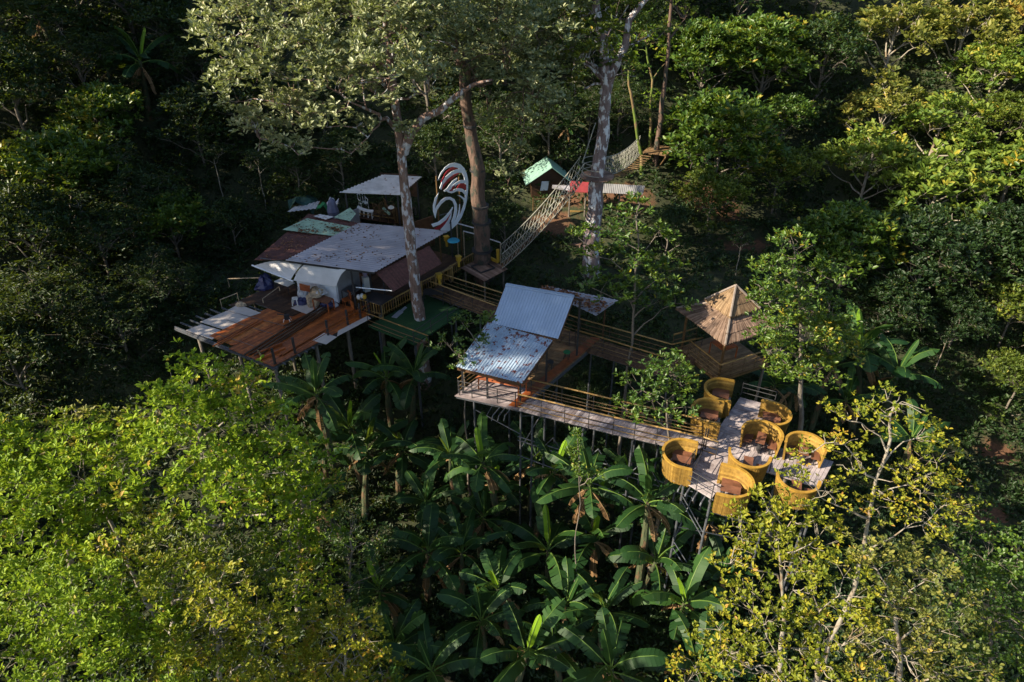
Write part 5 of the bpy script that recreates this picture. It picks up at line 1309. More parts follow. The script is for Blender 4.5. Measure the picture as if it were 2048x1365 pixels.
# ------------------------------------------------------------------ green gabled hut, red sheet, long roof
def back_huts():
    r0 = P(1100, 327, 4.2); c = Vector((r0.x, r0.y, 0)); g0 = zt(c.x, c.y)
    root = thing('green_gabled_hut', 'small hut with faded green gable roof behind the rope bridge', 'hut', (c.x, c.y, g0))
    fwd = Vector((.12, -1, 0)).normalized(); sd_ = Vector((1, .12, 0)).normalized()
    f0 = r0 + fwd * .9; b0 = r0 - fwd * 1.6
    for sg, wd, dp in ((-1, 1.9, 1.25), (1, 1.45, 1.15)):
        q = [f0, f0 + sd_ * sg * wd - Z * dp, b0 + sd_ * sg * wd - Z * dp, b0]
        if sg > 0: q = [q[1], q[0], q[3], q[2]]
        mb = MB(); corr(mb, [q[0], q[1], q[2], q[3]] if False else [q[1], q[2], q[3], q[0]], 10, .03, .03, trap=True); mb.build('roof_slope', M_GREENROOF, root)
    mb = MB(); zb = r0.z - 1.2; lo = -2.6
    fa, fb = f0 - sd_ * 1.4 - Z * 1.15, f0 + sd_ * 1.15 - Z * 1.15
    off = -fwd * .5
    vs = [fa + off + Z * lo, fb + off + Z * lo, fb + off + Z * .0, f0 + off - Z * .25, fa + off + Z * .0]; n = 5
    vs2 = [v - fwd * 1.6 for v in vs]
    mb.add(vs + vs2, [(0, 1, 2, 3, 4), (9, 8, 7, 6, 5), (0, 5, 6, 1), (1, 6, 7, 2), (2, 7, 8, 3), (3, 8, 9, 4), (4, 9, 5, 0)], .3); mb.build('plank_wall', M_DARK_W, root)
    pq = [fa + off + fwd * .04 + sd_ * .65 - Z * .75, fa + off + fwd * .04 + sd_ * 1.2 - Z * .75, fa + off + fwd * .04 + sd_ * 1.3 - Z * .05, fa + off + fwd * .04 + sd_ * .75 - Z * .05]
    mb = MB(); mb.hexa(*[v - fwd * .03 for v in pq], *pq); mb.build('notice_board', M_WHITE, root)
    # railing of sticks in front
    base = P(1078, 412, zb - 1.6)
    rr = thing('stick_fence', 'thin upright stick fence below the green gabled hut', 'fence', tuple(base))
    a, b = fa + fwd * .5 - Z * 1.2, fb + fwd * .5 - Z * 1.2; mb = MB()
    for i in range(22): p = a.lerp(b, i / 21); mb.tube([p - Z * .9, p + Z * .25], .018, 4, t=R.random())
    mb.build('sticks', M_BAMBOO_D, rr); mb = MB(); mb.tube([a + Z * .2, b + Z * .2], .025, 5); mb.build('rail', M_BAMBOO_D, rr)
    for i in (0, .5, 1): p = a.lerp(b, i); mb = MB(); mb.tube([Vector((p.x, p.y, zt(p.x, p.y) - .3)), p + Z * .3], .04, 5); mb.build('post', M_BAMBOO_D, rr)
    # red sheet and long corrugated roof
    z0 = 3.0
    rt = thing('roadside_shelter', 'long open shelter with grey corrugated roof and red sheet behind the lichen trunk', 'shelter', P(1200, 420, 0))
    Y = P(1200, 388, z0)
    q = [P(1178, 385, z0), P(1285, 390, z0), P(1290, 372, z0 + .5), P(1178, 366, z0 + .5)]
    mb = MB(); corr(mb, q, 30, .02, .012, rag=.01); mb.build('long_roof', M_SHELTER, rt)
    q2 = [P(1136, 383, z0 - .02), P(1192, 386, z0 - .02), P(1192, 366, z0 + .5), P(1140, 362, z0 + .5)]
    MB().slab(q2, .04).build('red_sheet', M_REDSHEET, rt)
    MB().slab([P(1104, 376, z0 + .05), P(1139, 381, z0 + .05), P(1140, 371, z0 + .3), P(1105, 370, z0 + .3)], .05).build('pale_panel', M_ROOFGREY, rt)
    for px in (1140, 1172, 1240, 1280):
        b = P(px, 381, z0 - .05); mb = MB(); mb.tube([Vector((b.x, b.y, zt(b.x, b.y) - .3)), b], .06, 6); mb.build('post', BARK_D, rt)
    bz = 1.2; q3 = [P(1137, 423, bz), P(1178, 423, bz), P(1180, 413, bz), P(1142, 411, bz)]
    MB().slab(q3, .12, t=.7).build('shelf_board', M_BAMBOO, rt)
    # small plank table in the clearing
    r = thing('plank_table', 'small reddish plank table in the clearing left of the lichen trunk', 'table', P(1145, 490, -.2))
    q4 = [P(1124, 484, -.2), P(1160, 492, -.2), P(1166, 484, -.2), P(1135, 478, -.2)]
    MB().slab(q4, .08, t=.5).build('tabletop', M_PINK_W, r)
    for p in q4: mb = MB(); mb.tube([Vector((p.x, p.y, zt(p.x, p.y) - .2)), p - Z * .08], .06, 5); mb.build('leg', BARK_D, r)
back_huts()
# ------------------------------------------------------------------ trees
def PV(px, py, Y):
    d = ray(px, py); t = Y / d.y
    return Vector((0, 0, CAMH)) + d * t
def L_(lst, Y):   # lobes (px, py, rpx, dy)
    out = []
    for a in lst:
        px, py, r = a[:3]; y = Y + (a[3] if len(a) > 3 else 0)
        p = PV(px, py, y); d = (p - Vector((0, 0, CAMH))).length
        out.append((tuple(p), r * d / FPX))
    return out
def utree(name, label, Y, trunkpx, tr, lobes, leaf, bark, seed, dy=0, base=None, **kw):
    T = [PV(x, y, Y + (i * dy)) for i, (x, y) in enumerate(trunkpx)]
    b = Vector(base) if base is not None else Vector((T[0].x, T[0].y, zt(T[0].x, T[0].y)))
    if base is None and b.z > T[0].z: b.z = T[0].z - .5
    return unique_tree(name, label, b, T, tr, L_(lobes, Y), leaf, bark, seed, **kw)

bA = P(838, 640, -.4)
utree('tall_tree', 'tall tree with pale grey green crown whose pinkish trunk stands on the green turf', bA.y, [(836, 620), (826, 530), (812, 400), (803, 300), (797, 240), (778, 120), (768, 0), (760, -120)], .40,
      [(480, 70, 85, -1), (560, 20, 95, 1), (500, 175, 75, -2), (515, 262, 48, -3), (600, 130, 95, -3), (575, 235, 60, -1), (650, 245, 45, -2), (700, 60, 105, 0), (695, 175, 75, -3),
       (775, 140, 75, -4), (800, 20, 100, -2), (640, -60, 120, 2), (760, -90, 130, 0), (865, 60, 85, -1), (470, -40, 80, 2), (860, 160, 55, -3), (735, 265, 28, -2), (600, 300, 26, -3), (815, 268, 25, -1.5), (700, 300, 22, -2)],
      'pale', BARK_A, 21, base=(bA.x, bA.y, zt(bA.x, bA.y)), zmin=PV(800, 275, bA.y).z, dens=15, L=.26, wr=.42, rc=.42, flat=.85, tipr=.018, nr=4, nl=6)
mbx = MB(); a_ = [PV(x, y, bA.y - i_ * .25) for i_, (x, y) in enumerate(((806, 305), (822, 265), (848, 235), (880, 222), (915, 190), (950, 168), (985, 160)))]
mbx.tube(a_, [.30, .25, .21, .18, .14, .10, .05], 8, cap=False); mbx.build('second_limb', BARK_A, bpy.data.objects['tall_tree'], smooth=True)
bB = P(966, 530, .1)
utree('tall_tree', 'tall straight brown trunk with ring bands rising through the square platform', bB.y, [(966, 525), (962, 450), (955, 350), (938, 230), (925, 150), (905, 20), (895, -100)], .58,
      [(960, 60, 90, 0), (1040, 40, 95, 1), (1085, 150, 75, 0), (1050, 225, 50, -1), (1005, 150, 65, -1), (1040, 300, 28, -2), (1020, 355, 24, -2.4), (1110, 90, 50, 1), (960, -60, 110, 0), (1080, -60, 100, 1), (980, 235, 28, -1), (1120, 220, 30, 0), (930, 110, 50, -6), (900, 60, 60, -5), (960, 170, 36, -6), (1010, 90, 65, -6.5), (1080, 60, 60, -5.5), (1120, 10, 70, 0), (1080, 170, 45, -5), (1040, 240, 30, -4.5), (1000, 0, 70, -6)],
      'pale', BARK_B, 22, base=(bB.x, bB.y, zt(bB.x, bB.y)), zmin=PV(925, 185, bB.y).z, dens=11, L=.28, wr=.42, rc=.42, flat=.85, tipr=.018)
for f_, (x, y) in enumerate(((940, 252), (955, 340), (961, 412), (963, 444), (964, 500))):
    c_ = PV(x, y, bB.y); mbx = MB(); mbx.tube([c_ - Z * .06, c_ + Z * .06], [.50 - .02 * (4 - f_) + .05 * f_] * 2, 12); mbx.build('band', M_STEEL, bpy.data.objects['tall_tree.001'])
utree('tall_tree', 'tall trunk patched with white lichen carrying the ring platform of the bridges', TC.y, [(1182, 570), (1188, 450), (1194, 352), (1208, 250), (1213, 170), (1200, 60), (1182, -60)], .60,
      [(1180, 60, 55, 0), (1230, 90, 40, 1), (1160, -20, 70, 0), (1250, 10, 50, 1), (1210, -60, 90, 0), (1150, 110, 42, -1), (1290, -40, 60, 1), (1185, 120, 45, -1.5), (1245, 140, 30, -1), (1215, 60, 50, -1.5), (1150, 180, 26, 0), (1290, 60, 40, .5), (1120, 60, 50, 1)], 'olive', BARK_C, 23, base=(TC.x, TC.y, zt(TC.x, TC.y)), zmin=PV(1213, 180, TC.y).z, dens=6, L=.26, rc=.4, tipr=.018)
mbx = MB(); a_ = [PV(x, y, TC.y) for x, y in ((1209, 190), (1222, 150), (1250, 95), (1258, 40), (1290, 0), (1330, -30))]
mbx.tube(a_, [.36, .27, .22, .19, .16, .1], 8, cap=False); mbx.build('second_limb', BARK_C, bpy.data.objects['tall_tree.002'], smooth=True)
utree('tall_tree', 'slim brown trunk at the right end of the upper bridge, passing the high platform', TD.y, [(1306, 395), (1314, 300), (1324, 220), (1336, 110), (1345, 0), (1350, -80)], .25,
      [(1350, -60, 60), (1290, -80, 60), (1330, 60, 26), (1370, 30, 30, 1)], 'olive', BARK_B, 24, base=(TD.x, TD.y, zt(TD.x, TD.y)), zmin=PV(1336, 100, TD.y).z, dens=6, L=.26)
utree('leaning_tree', 'thin yellowish trunk left of the high platform, leaning in front of the upper bridge', TD.y - 1.0, [(1285, 395), (1284, 320), (1272, 240), (1256, 170), (1262, 60)], .17,
      [(1255, 140, 30), (1270, 70, 40, 1), (1240, 100, 30)], 'mid', BARK_MOSS, 25, dens=6, L=.24)
utree('leaning_tree', 'mossy yellow green trunk just right of the thin leaning one', TD.y + 1.0, [(1300, 330), (1302, 240), (1302, 160), (1290, 60)], .14, [(1300, 200, 16), (1296, 90, 35), (1330, 120, 26, 1)], 'lime', BARK_MOSS, 26, dens=6, L=.2)

# foreground trees, lower left
utree('broadleaf_tree', 'bright lime green tree peaking just below the timber deck', 21.5, [(425, 1180), (412, 1040), (400, 900), (400, 800)], .22,
      [(400, 765, 62), (335, 835, 62, -1), (468, 812, 60), (400, 880, 95, -1), (500, 762, 24, .6), (540, 850, 55), (560, 930, 75, -1), (300, 930, 85, -1), (480, 950, 85, -1.5), (400, 990, 75, -1.5), (530, 1010, 60, -1.5)],
      'lime', BARK_PALE, 31, dens=15, L=.22, wr=.46, rc=.40, flat=.8)
utree('broadleaf_tree', 'lime green crown with upright shoots right of the tallest foreground tree', 21.5, [(590, 1190), (600, 1050), (610, 960)], .16, [(620, 915, 42, .5), (590, 975, 65), (640, 985, 48), (570, 1060, 65, -.8), (650, 1070, 50), (600, 1150, 70, -1)], 'lime', BARK_PALE, 32, dens=15, L=.21, rc=.4)
utree('broadleaf_tree', 'light green tree at the left edge under the dark slope', 21.0, [(150, 1230), (140, 1080), (120, 980)], .22, [(35, 915, 68), (150, 885, 62, .3), (225, 890, 58), (60, 990, 90, -1), (175, 970, 85, -1), (110, 1080, 95, -1.5), (225, 1070, 75, -1.5), (-40, 925, 75), (-50, 1040, 90, -1)],
      'lime', BARK_PALE, 33, dens=15, L=.22, rc=.4)
utree('broadleaf_tree', 'tree with yellow flower spikes above the lime green left edge crown', 22.0, [(200, 1000), (180, 880), (150, 820)], .12, [(140, 845, 30), (185, 840, 26), (230, 848, 24), (120, 875, 33), (260, 850, 20)], 'gold', BARK_PALE, 34, dens=12, L=.2, rc=.3)
utree('broadleaf_tree', 'yellow green tree at the bottom left corner', 16.0, [(120, 1500), (120, 1350), (130, 1250)], .2, [(60, 1190, 85), (160, 1200, 80, -.5), (40, 1300, 110, -.5), (180, 1310, 100, -1), (270, 1230, 75, .2), (290, 1340, 95, -1), (-50, 1220, 100)],
      'lime', BARK_PALE, 35, dens=16, L=.19, rc=.34)
utree('broadleaf_tree', 'yellow tipped tree along the bottom edge, middle of the lower left group', 16.0, [(440, 1500), (440, 1350), (430, 1270)], .2, [(360, 1170, 70, .6), (450, 1190, 70, .3), (410, 1270, 90), (540, 1210, 60, .4), (520, 1300, 85), (390, 1360, 90, -.5), (560, 1370, 80)],
      'mix', BARK_PALE, 36, dens=16, L=.19, rc=.34)
utree('broadleaf_tree', 'green and yellow tree at the bottom edge beside the dark banana plants', 17.0, [(690, 1500), (690, 1380), (690, 1300)], .16, [(640, 1230, 50, .5), (720, 1270, 55), (670, 1310, 75), (765, 1340, 50), (630, 1370, 75), (730, 1380, 70)], 'mix', BARK_PALE, 37, dens=16, L=.18, rc=.33)
utree('broadleaf_tree', 'olive brown tree in the shaded middle of the lower left group', 19.0, [(350, 1350), (345, 1200), (350, 1100)], .16, [(300, 1070, 60), (370, 1090, 65, -.5), (240, 1140, 65, -.5), (330, 1160, 60), (480, 1110, 60), (540, 1130, 50)], 'olive', BARK_PALE, 38, dens=11, L=.19, rc=.4)
utree('feathery_tree', 'small blue green feathery tree between the lime crown and the banana plants', 20.5, [(700, 1250), (700, 1150), (700, 1080)], .1, [(700, 1050, 42), (740, 1075, 38), (660, 1070, 36), (715, 1120, 48), (690, 1180, 45), (750, 1140, 34)], 'mid', BARK_D, 39, dens=14, L=.13, wr=.3, rc=.3, nl=8)

# foreground trees, lower right
utree('broadleaf_tree', 'airy pale branched tree in front of the right hand booths', 18.0, [(1708, 1180), (1735, 1040), (1752, 960), (1782, 880), (1790, 810)], .12,
      [(1785, 825, 50), (1725, 840, 40, .3), (1680, 830, 24, .5), (1840, 860, 40, .4), (1655, 880, 26, -.3), (1870, 930, 48, .4), (1820, 960, 50), (1895, 1000, 48, .5), (1700, 930, 38, -.4), (1610, 905, 20, -.5), (1640, 985, 42, -.4), (1850, 1040, 55), (1760, 1020, 40, -.5), (1580, 950, 16, -.6)],
      'mix', BARK_PALE, 41, dens=18, L=.135, wr=.5, rc=.36, nr=4, nl=5)
utree('broadleaf_tree', 'dense yellow green tree just below the nearest yellow booth', 17.2, [(1560, 1330), (1570, 1200), (1560, 1110)], .14,
      [(1540, 1010, 42), (1480, 1050, 45), (1590, 1030, 45), (1540, 1080, 60, -.3), (1640, 1070, 45), (1460, 1120, 40), (1610, 1130, 50)], 'mix', BARK_PALE, 42, dens=15, L=.17, rc=.32)
utree('broadleaf_tree', 'golden leaved tree with bare white branches at the bottom right', 14.5, [(1640, 1480), (1640, 1400), (1645, 1330), (1640, 1250)], .16,
      [(1590, 1170, 60), (1510, 1220, 65), (1680, 1180, 60), (1440, 1290, 60), (1560, 1290, 70, -.5), (1690, 1280, 75, -.5), (1480, 1370, 80), (1620, 1380, 80, -.5), (1380, 1350, 45)],
      'mix', BARK_PALE, 43, dens=15, L=.15, wr=.52, rc=.35, nr=4)
utree('broadleaf_tree', 'golden leaved tree near the bottom right corner beside the dark green bush', 14.8, [(1790, 1480), (1790, 1400), (1800, 1300), (1790, 1220)], .16,
      [(1770, 1150, 60, .5), (1850, 1150, 60, .5), (1790, 1230, 70), (1880, 1230, 60), (1780, 1330, 80), (1890, 1330, 70), (1730, 1100, 40, .8)],
      'gold', BARK_PALE, 44, dens=15, L=.15, wr=.52, rc=.35, nr=4)
utree('round_bush', 'glossy mid green bushy tree at the bottom right edge', 17, [(1980, 1400), (1980, 1280), (1985, 1200)], .14, [(1975, 1110, 55, .5), (2040, 1130, 60), (1950, 1180, 60), (2020, 1220, 70), (1940, 1270, 55), (2000, 1320, 75)], 'mid', BARK_D, 45, dens=15, L=.17, rc=.32, wr=.55)
utree('round_bush', 'dark bush between the airy tree and the brown path', 20, [(1920, 1180), (1925, 1100)], .1, [(1920, 1020, 40), (1950, 1060, 45), (1900, 1090, 45), (1960, 1000, 28)], 'dark', BARK_D, 46, dens=14, L=.18, rc=.34)

# middle distance unique trees
utree('broadleaf_tree', 'layered green tree leaning over the right side of the thatched gazebo', 27.0, [(1600, 860), (1600, 760), (1600, 620), (1590, 520)], .18,
      [(1590, 485, 36), (1555, 540, 45), (1640, 560, 48), (1570, 600, 55, -1), (1660, 630, 50), (1610, 660, 60, -1), (1555, 690, 36, -.8), (1690, 690, 45), (1620, 740, 52, -1), (1570, 740, 34, -.8), (1520, 600, 24, -1.5), (1538, 602, 30, -2), (1540, 650, 34, -2.2), (1522, 575, 18, -1.8), (1542, 700, 28, -2), (1528, 668, 22, -2.4)],
      'mid', BARK_D, 51, dens=21, L=.19, rc=.34, flat=.6)
utree('broadleaf_tree', 'loose open tree in front of the foot of the lichen trunk', 31.5, [(1262, 690), (1268, 600), (1275, 500), (1272, 430)], .11,
      [(1270, 420, 36), (1225, 465, 34, -.5), (1310, 470, 36, .5), (1190, 510, 28, -.5), (1260, 520, 40), (1330, 540, 40, .5), (1170, 560, 30, -1), (1230, 585, 42, -1), (1300, 600, 45), (1160, 470, 20, -.5), (1350, 600, 30, .5)], 'mid', BARK_D, 52, dens=13, L=.24, rc=.36, flat=.6)
utree('round_bush', 'dark green bushy tree behind the walkway between pavilion and gazebo', 24.5, [(1340, 900), (1335, 800)], .12, [(1335, 735, 42), (1290, 775, 45, -.5), (1362, 765, 38), (1330, 810, 48, -.8), (1270, 820, 35, -.8)], 'mid', BARK_D, 53, dens=19, L=.19, rc=.32)
utree('round_bush', 'dark bush between the turf platform and the metal roofed pavilion', 29.0, [(930, 780), (930, 700)], .08, [(935, 650, 32), (900, 690, 32, -.5), (960, 690, 26), (930, 730, 34, -.6), (975, 640, 18, .5)], 'mid', BARK_D, 54, dens=12, L=.17, rc=.32)
utree('climbing_vine', 'leafy vine hanging down a stilt of the walkway', 21.8, [(1160, 1010), (1158, 930), (1155, 870)], .04, [(1153, 868, 9), (1156, 895, 10), (1154, 925, 12), (1162, 950, 16), (1190, 950, 14), (1145, 905, 9)], 'mid', BARK_D, 55, dens=60, L=.13, rc=.14, cat='vine')

# archetypes
archetype('round', 'mid', BARK_D, 61, nl=14, dens=10, L=.31, rc=.42)
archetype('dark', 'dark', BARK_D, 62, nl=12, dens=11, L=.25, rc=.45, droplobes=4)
archetype('feather', 'dark', BARK_D, 63, nl=12, dens=12, L=.26, wr=.24, rc=.5, hang=.55, droplobes=7, lobe=(.8, 1.5))
archetype('sunny', 'soft', BARK_PALE, 64, nl=13, dens=9, L=.34, rc=.42, lobe=(.7, 1.3), spread=1.1)
archetype('golden', 'gold', BARK_PALE, 65, nl=14, dens=9, L=.32, rc=.42, lobe=(.65, 1.2), spread=1.15)
archetype('olive', 'olive', BARK_D, 66, nl=13, dens=10, L=.27, rc=.44, droplobes=3)
archetype('slender', 'dark', BARK_PALE, 67, nl=9, spread=.6, tall=1.5, dens=9, L=.22, rc=.4, lobe=(.7, 1.1), trunk_r=.13)

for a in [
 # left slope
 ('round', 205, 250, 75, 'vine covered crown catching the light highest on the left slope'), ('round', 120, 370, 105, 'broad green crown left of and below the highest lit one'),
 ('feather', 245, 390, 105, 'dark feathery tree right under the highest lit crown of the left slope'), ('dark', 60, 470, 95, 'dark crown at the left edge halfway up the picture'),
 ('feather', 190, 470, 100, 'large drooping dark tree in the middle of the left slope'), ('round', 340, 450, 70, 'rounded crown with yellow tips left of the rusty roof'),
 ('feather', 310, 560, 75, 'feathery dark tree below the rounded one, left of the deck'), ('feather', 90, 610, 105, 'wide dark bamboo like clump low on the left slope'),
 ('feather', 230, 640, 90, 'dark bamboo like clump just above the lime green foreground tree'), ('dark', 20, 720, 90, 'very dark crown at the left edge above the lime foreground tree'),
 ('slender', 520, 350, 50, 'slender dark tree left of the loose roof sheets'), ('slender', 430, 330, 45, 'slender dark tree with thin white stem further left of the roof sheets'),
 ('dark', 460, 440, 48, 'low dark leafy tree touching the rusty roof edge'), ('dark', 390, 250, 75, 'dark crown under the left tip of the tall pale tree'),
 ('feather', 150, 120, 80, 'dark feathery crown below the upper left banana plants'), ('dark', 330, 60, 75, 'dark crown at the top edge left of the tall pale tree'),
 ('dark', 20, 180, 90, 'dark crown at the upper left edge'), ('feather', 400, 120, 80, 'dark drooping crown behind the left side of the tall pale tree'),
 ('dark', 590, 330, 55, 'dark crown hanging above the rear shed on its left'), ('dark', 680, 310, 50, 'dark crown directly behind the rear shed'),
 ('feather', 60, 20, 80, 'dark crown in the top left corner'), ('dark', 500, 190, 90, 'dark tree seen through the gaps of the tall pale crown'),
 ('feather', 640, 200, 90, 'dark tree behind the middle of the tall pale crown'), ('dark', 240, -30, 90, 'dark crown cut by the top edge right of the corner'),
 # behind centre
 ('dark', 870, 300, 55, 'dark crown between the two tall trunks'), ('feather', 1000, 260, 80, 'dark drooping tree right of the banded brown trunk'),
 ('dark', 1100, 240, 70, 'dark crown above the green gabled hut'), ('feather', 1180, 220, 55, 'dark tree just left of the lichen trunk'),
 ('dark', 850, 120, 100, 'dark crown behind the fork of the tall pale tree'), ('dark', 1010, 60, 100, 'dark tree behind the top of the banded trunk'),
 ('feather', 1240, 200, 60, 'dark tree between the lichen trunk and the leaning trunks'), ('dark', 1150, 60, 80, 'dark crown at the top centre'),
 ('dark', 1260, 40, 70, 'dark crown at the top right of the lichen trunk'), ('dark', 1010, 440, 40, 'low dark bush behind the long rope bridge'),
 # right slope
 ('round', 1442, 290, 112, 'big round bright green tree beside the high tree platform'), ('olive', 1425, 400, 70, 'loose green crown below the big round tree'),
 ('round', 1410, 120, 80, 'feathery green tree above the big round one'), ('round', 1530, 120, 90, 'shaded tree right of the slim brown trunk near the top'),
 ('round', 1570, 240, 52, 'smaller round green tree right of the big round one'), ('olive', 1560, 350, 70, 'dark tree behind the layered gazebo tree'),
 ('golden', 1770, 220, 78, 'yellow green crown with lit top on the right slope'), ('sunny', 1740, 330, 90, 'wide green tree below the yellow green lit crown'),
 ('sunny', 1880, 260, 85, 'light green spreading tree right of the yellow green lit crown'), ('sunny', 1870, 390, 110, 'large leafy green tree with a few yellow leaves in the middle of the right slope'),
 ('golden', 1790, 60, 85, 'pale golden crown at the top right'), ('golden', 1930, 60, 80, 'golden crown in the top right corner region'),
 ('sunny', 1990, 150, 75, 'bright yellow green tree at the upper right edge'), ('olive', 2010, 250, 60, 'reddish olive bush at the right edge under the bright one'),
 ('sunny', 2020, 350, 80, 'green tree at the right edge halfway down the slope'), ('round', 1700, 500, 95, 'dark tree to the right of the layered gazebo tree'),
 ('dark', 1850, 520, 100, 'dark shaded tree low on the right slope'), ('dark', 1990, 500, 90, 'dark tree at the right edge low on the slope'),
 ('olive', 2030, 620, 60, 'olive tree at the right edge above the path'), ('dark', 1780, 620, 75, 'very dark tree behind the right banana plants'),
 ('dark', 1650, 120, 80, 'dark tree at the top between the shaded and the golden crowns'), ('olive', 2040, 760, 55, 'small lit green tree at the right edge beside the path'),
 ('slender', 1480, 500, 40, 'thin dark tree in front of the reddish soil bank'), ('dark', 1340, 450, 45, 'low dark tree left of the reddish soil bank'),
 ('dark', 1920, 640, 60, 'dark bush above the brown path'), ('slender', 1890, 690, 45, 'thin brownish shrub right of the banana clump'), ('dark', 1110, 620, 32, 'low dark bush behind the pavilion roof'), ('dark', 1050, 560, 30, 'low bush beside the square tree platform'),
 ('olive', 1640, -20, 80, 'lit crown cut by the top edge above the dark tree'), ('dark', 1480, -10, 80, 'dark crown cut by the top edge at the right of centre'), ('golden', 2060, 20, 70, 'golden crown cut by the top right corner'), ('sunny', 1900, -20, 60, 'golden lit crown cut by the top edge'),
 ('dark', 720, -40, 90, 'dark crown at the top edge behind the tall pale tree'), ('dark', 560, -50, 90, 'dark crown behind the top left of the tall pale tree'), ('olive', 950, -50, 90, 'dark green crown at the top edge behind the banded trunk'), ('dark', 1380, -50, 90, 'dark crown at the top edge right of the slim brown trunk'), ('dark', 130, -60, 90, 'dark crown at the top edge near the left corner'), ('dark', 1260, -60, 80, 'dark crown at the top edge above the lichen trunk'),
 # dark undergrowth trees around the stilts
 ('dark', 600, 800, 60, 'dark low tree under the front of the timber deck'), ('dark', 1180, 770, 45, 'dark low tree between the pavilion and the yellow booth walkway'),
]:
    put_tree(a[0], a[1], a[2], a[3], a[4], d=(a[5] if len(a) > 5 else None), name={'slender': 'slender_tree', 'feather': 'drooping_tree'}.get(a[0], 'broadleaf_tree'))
# unseen trees added left of the view to shade slope, deck and buildings
for k, (x, y, z, r) in enumerate(((-36, 24, 21, 5), (-32, 22.5, 12.5, 4.5), (-33, 28, 11, 5.5), (-17.5, 8.5, 6.0, 3.6), (-35, 19, 25.5, 4.5), (-36, 15.5, 25.5, 4.4), (-38, 22.5, 25, 4.5), (-37, 31, 18, 6.5), (-40, 38, 19, 6.5), (-44, 46, 22, 7), (-43, 23, 25, 6.0), (-50, 32, 24, 7), (-60, 60, 30, 8), (-55, 50, 28, 8))):
    td, cdm, R0 = ARCH['dark' if k % 2 else 'round']; zg = zt(x, y); root = thing('broadleaf_tree', 'unseen tree added for shade beyond the left edge, ' + ['nearest the camera', 'low one in front of the nearest', 'low one beside the nearest', 'below and left of the camera', 'tallest of the nearest', 'slim one beside the tallest', 'behind the tallest', 'second from the camera', 'level with the rear shed', 'farther up the slope', 'behind the nearest one', 'on the second row, level with the deck', 'farthest up the slope', 'next to the farthest one'][k], 'tree', (x, y, zg), 'unseen shade trees added left of the view')
    root.rotation_euler = (0, 0, R.uniform(0, 6))
    for nm, dt in (('trunk', td), ('crown', cdm)):
        o = bpy.data.objects.new(nm, dt); C.objects.link(o); o.parent = root; o.location = (0, 0, z - zg); s = r / R0; o.scale = (s, s, s)

for k, (x, y, z, r) in enumerate(((36, 40, 0, 4.5), (40, 48, 5, 5), (33, 31, -4, 3.6), (44, 56, 10, 5.5), (37, 24, -4, 4))):
    td, cdm, R0 = ARCH['round' if k % 2 else 'dark']; zg = zt(x, y); root = thing('broadleaf_tree', 'bushy tree beyond the right edge, ' + ['level with the gazebo', 'up the slope from the gazebo', 'beside the brown path', 'highest up the slope', 'nearest the camera on that side'][k], 'tree', (x, y, zg), 'trees right of the view')
    for nm, dt in (('trunk', td), ('crown', cdm)):
        o = bpy.data.objects.new(nm, dt); C.objects.link(o); o.parent = root; o.location = (0, 0, z - zg); s = r / R0; o.scale = (s, s, s)
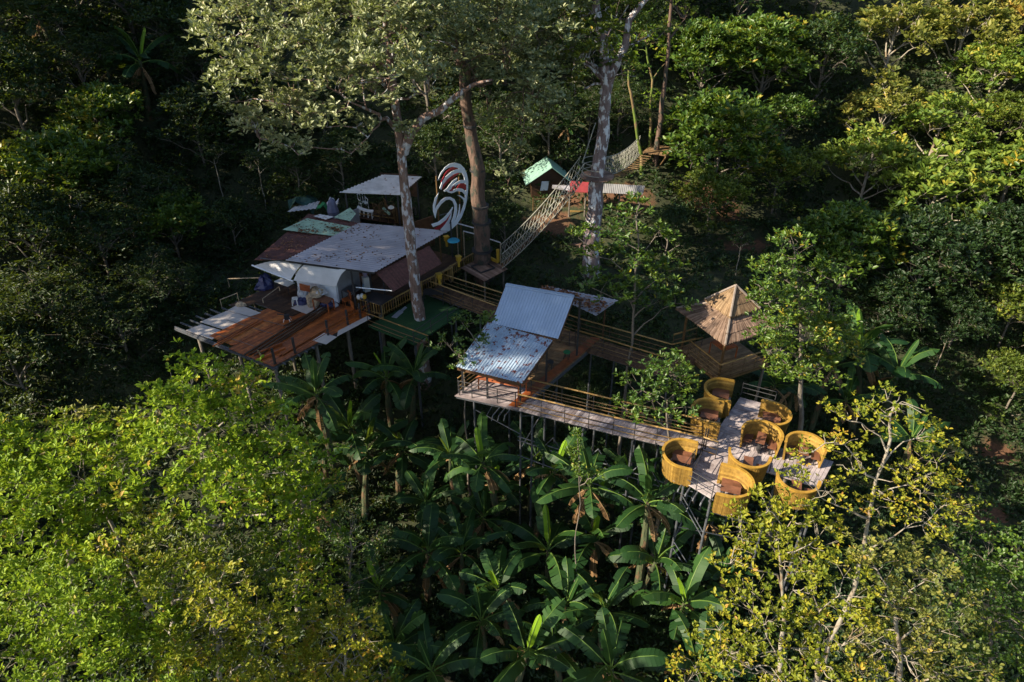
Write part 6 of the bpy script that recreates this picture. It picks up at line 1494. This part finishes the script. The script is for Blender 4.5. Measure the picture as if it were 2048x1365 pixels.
# ------------------------------------------------------------------ banana plants
for k in range(5): banana_arch(70 + k, H=[2.2, 2.6, 1.8, 2.4, 2.0][k], nleaf=[9, 8, 10, 7, 9][k], L=[2.5, 2.7, 2.3, 2.6, 2.4][k], tear=[.4, .6, .3, .7, .5][k], upright=[0, .25, 0, .4, .1][k])
BL = [
 (0, 770, 755, .95, 'banana plant right under the turf platform with a bright new leaf'), (1, 820, 770, .8, 'banana plant beside the deck stilts, right of the one with the bright new leaf'),
 (3, 700, 860, .95, 'banana plant with upright leaves below the timber deck'), (2, 790, 890, .85, 'banana plant in the dark left of the pavilion stilts'),
 (1, 720, 930, .9, 'banana plant touching the lime green crown on the left'), (0, 965, 970, .9, 'banana plant with tall upright leaf below the pavilion'),
 (4, 1065, 920, .9, 'banana plant between the walkway stilts'), (2, 860, 1000, .9, 'banana plant with a brown hanging leaf left of the middle'),
 (3, 1190, 1010, .95, 'banana plant with pale leaves right of centre below the walkway'), (0, 1100, 1110, 1.0, 'large star shaped banana plant in the middle of the grove'),
 (1, 850, 1110, .95, 'banana plant with a torn drooping leaf left of the middle of the grove'), (4, 960, 1030, .75, 'small banana plant behind the grove centre'),
 (2, 965, 1230, .95, 'banana plant with a bright lower leaf near the bottom centre'), (3, 1190, 1080, .8, 'banana plant right of the star shaped one'),
 (0, 1365, 1210, 1.0, 'large banana plant left of the golden tree, leaves spreading both ways'), (1, 1330, 1030, .95, 'banana plant leaning on the front stilt of the booth deck'),
 (4, 1210, 1230, .9, 'banana plant in the shade near the bottom, right of centre'), (3, 1030, 1330, .9, 'banana plant with one pale upright leaf at the bottom edge'),
 (2, 880, 1320, .85, 'banana plant at the bottom edge left of the pale upright leaf'), (1, 1240, 1340, .9, 'banana plant at the bottom edge right of centre'),
 (0, 780, 1180, .85, 'banana plant beside the blue green feathery tree'), (3, 1420, 1040, .75, 'banana plant under the front end of the booth deck'),
 (4, 1120, 1300, .8, 'dark banana plant at the bottom between two larger ones'),
 (1, 1370, 1340, .8, 'banana plant at the bottom edge before the golden tree'), (2, 640, 880, .7, 'banana plant half hidden behind the lime green crown'),
 (3, 1530, 775, .85, 'sunlit banana plant with upright leaves behind the far booths'), (2, 1590, 770, .7, 'sunlit banana plant with spreading leaves right of the far booths'),
 (0, 1740, 710, 1.05, 'large banana plant with broad dark leaf below the dark right slope'), (1, 1790, 770, .95, 'banana plant with a brown torn leaf on the right slope'),
 (4, 1690, 800, .85, 'banana plant behind the top of the airy pale branched tree'), (2, 1830, 870, .85, 'banana plant right of the airy tree with leaves over the dark path'),
 (3, 1660, 740, .75, 'banana plant just right of the layered gazebo tree'),
 (0, 275, 130, 1.0, 'banana plant high on the dark left slope'), (1, 90, 50, .9, 'banana plant in the upper left corner'), (3, 215, 150, .85, 'banana plant left of the one high on the dark slope'),
 (2, 1130, 250, .55, 'banana plant between the green hut and the lichen trunk'), (2, 1460, 60, .7, 'banana plant among the shaded trees at the top'),
]
BL += [(0, 905, 900, .8, 'banana plant right under the left corner of the pavilion'), (3, 1010, 1180, .8, 'banana plant just in front of the star shaped one, on its left'), (1, 1290, 1130, .85, 'banana plant between the star shaped one and the golden tree'),
 (4, 780, 1290, .8, 'banana plant at the bottom beside the olive foreground tree'), (2, 1130, 1210, .75, 'banana plant in the shade right in front of the star shaped one'), (0, 1270, 960, .75, 'banana plant among the walkway stilts on the right'), (2, 1450, 1150, .7, 'banana plant partly behind the dense yellow green tree'), (1, 920, 1130, .75, 'banana plant behind the one with the bright lower leaf'), (3, 660, 1000, .7, 'banana plant behind the right flank of the lime green crowns')]
BL += [(0, 985, 925, .85, 'tall banana plant reaching up in front of the left stilts of the walkway', 35.5), (3, 1090, 955, .85, 'tall banana plant in front of the middle stilts of the walkway', 35.0), (1, 1195, 980, .8, 'tall banana plant beside the leafy vine on the walkway stilts', 34.5), (4, 1300, 1010, .85, 'tall banana plant in front of the braces below the front booths', 33.5),
 (2, 900, 900, .8, 'tall banana plant just left of the pavilion front corner', 36.5), (1, 640, 800, .75, 'banana plant in the shade below the outer edge of the timber deck', 37.0)]
for a in BL: put_banana(a[0], a[1], a[2], a[3], a[4], d=(a[5] if len(a) > 5 else None))
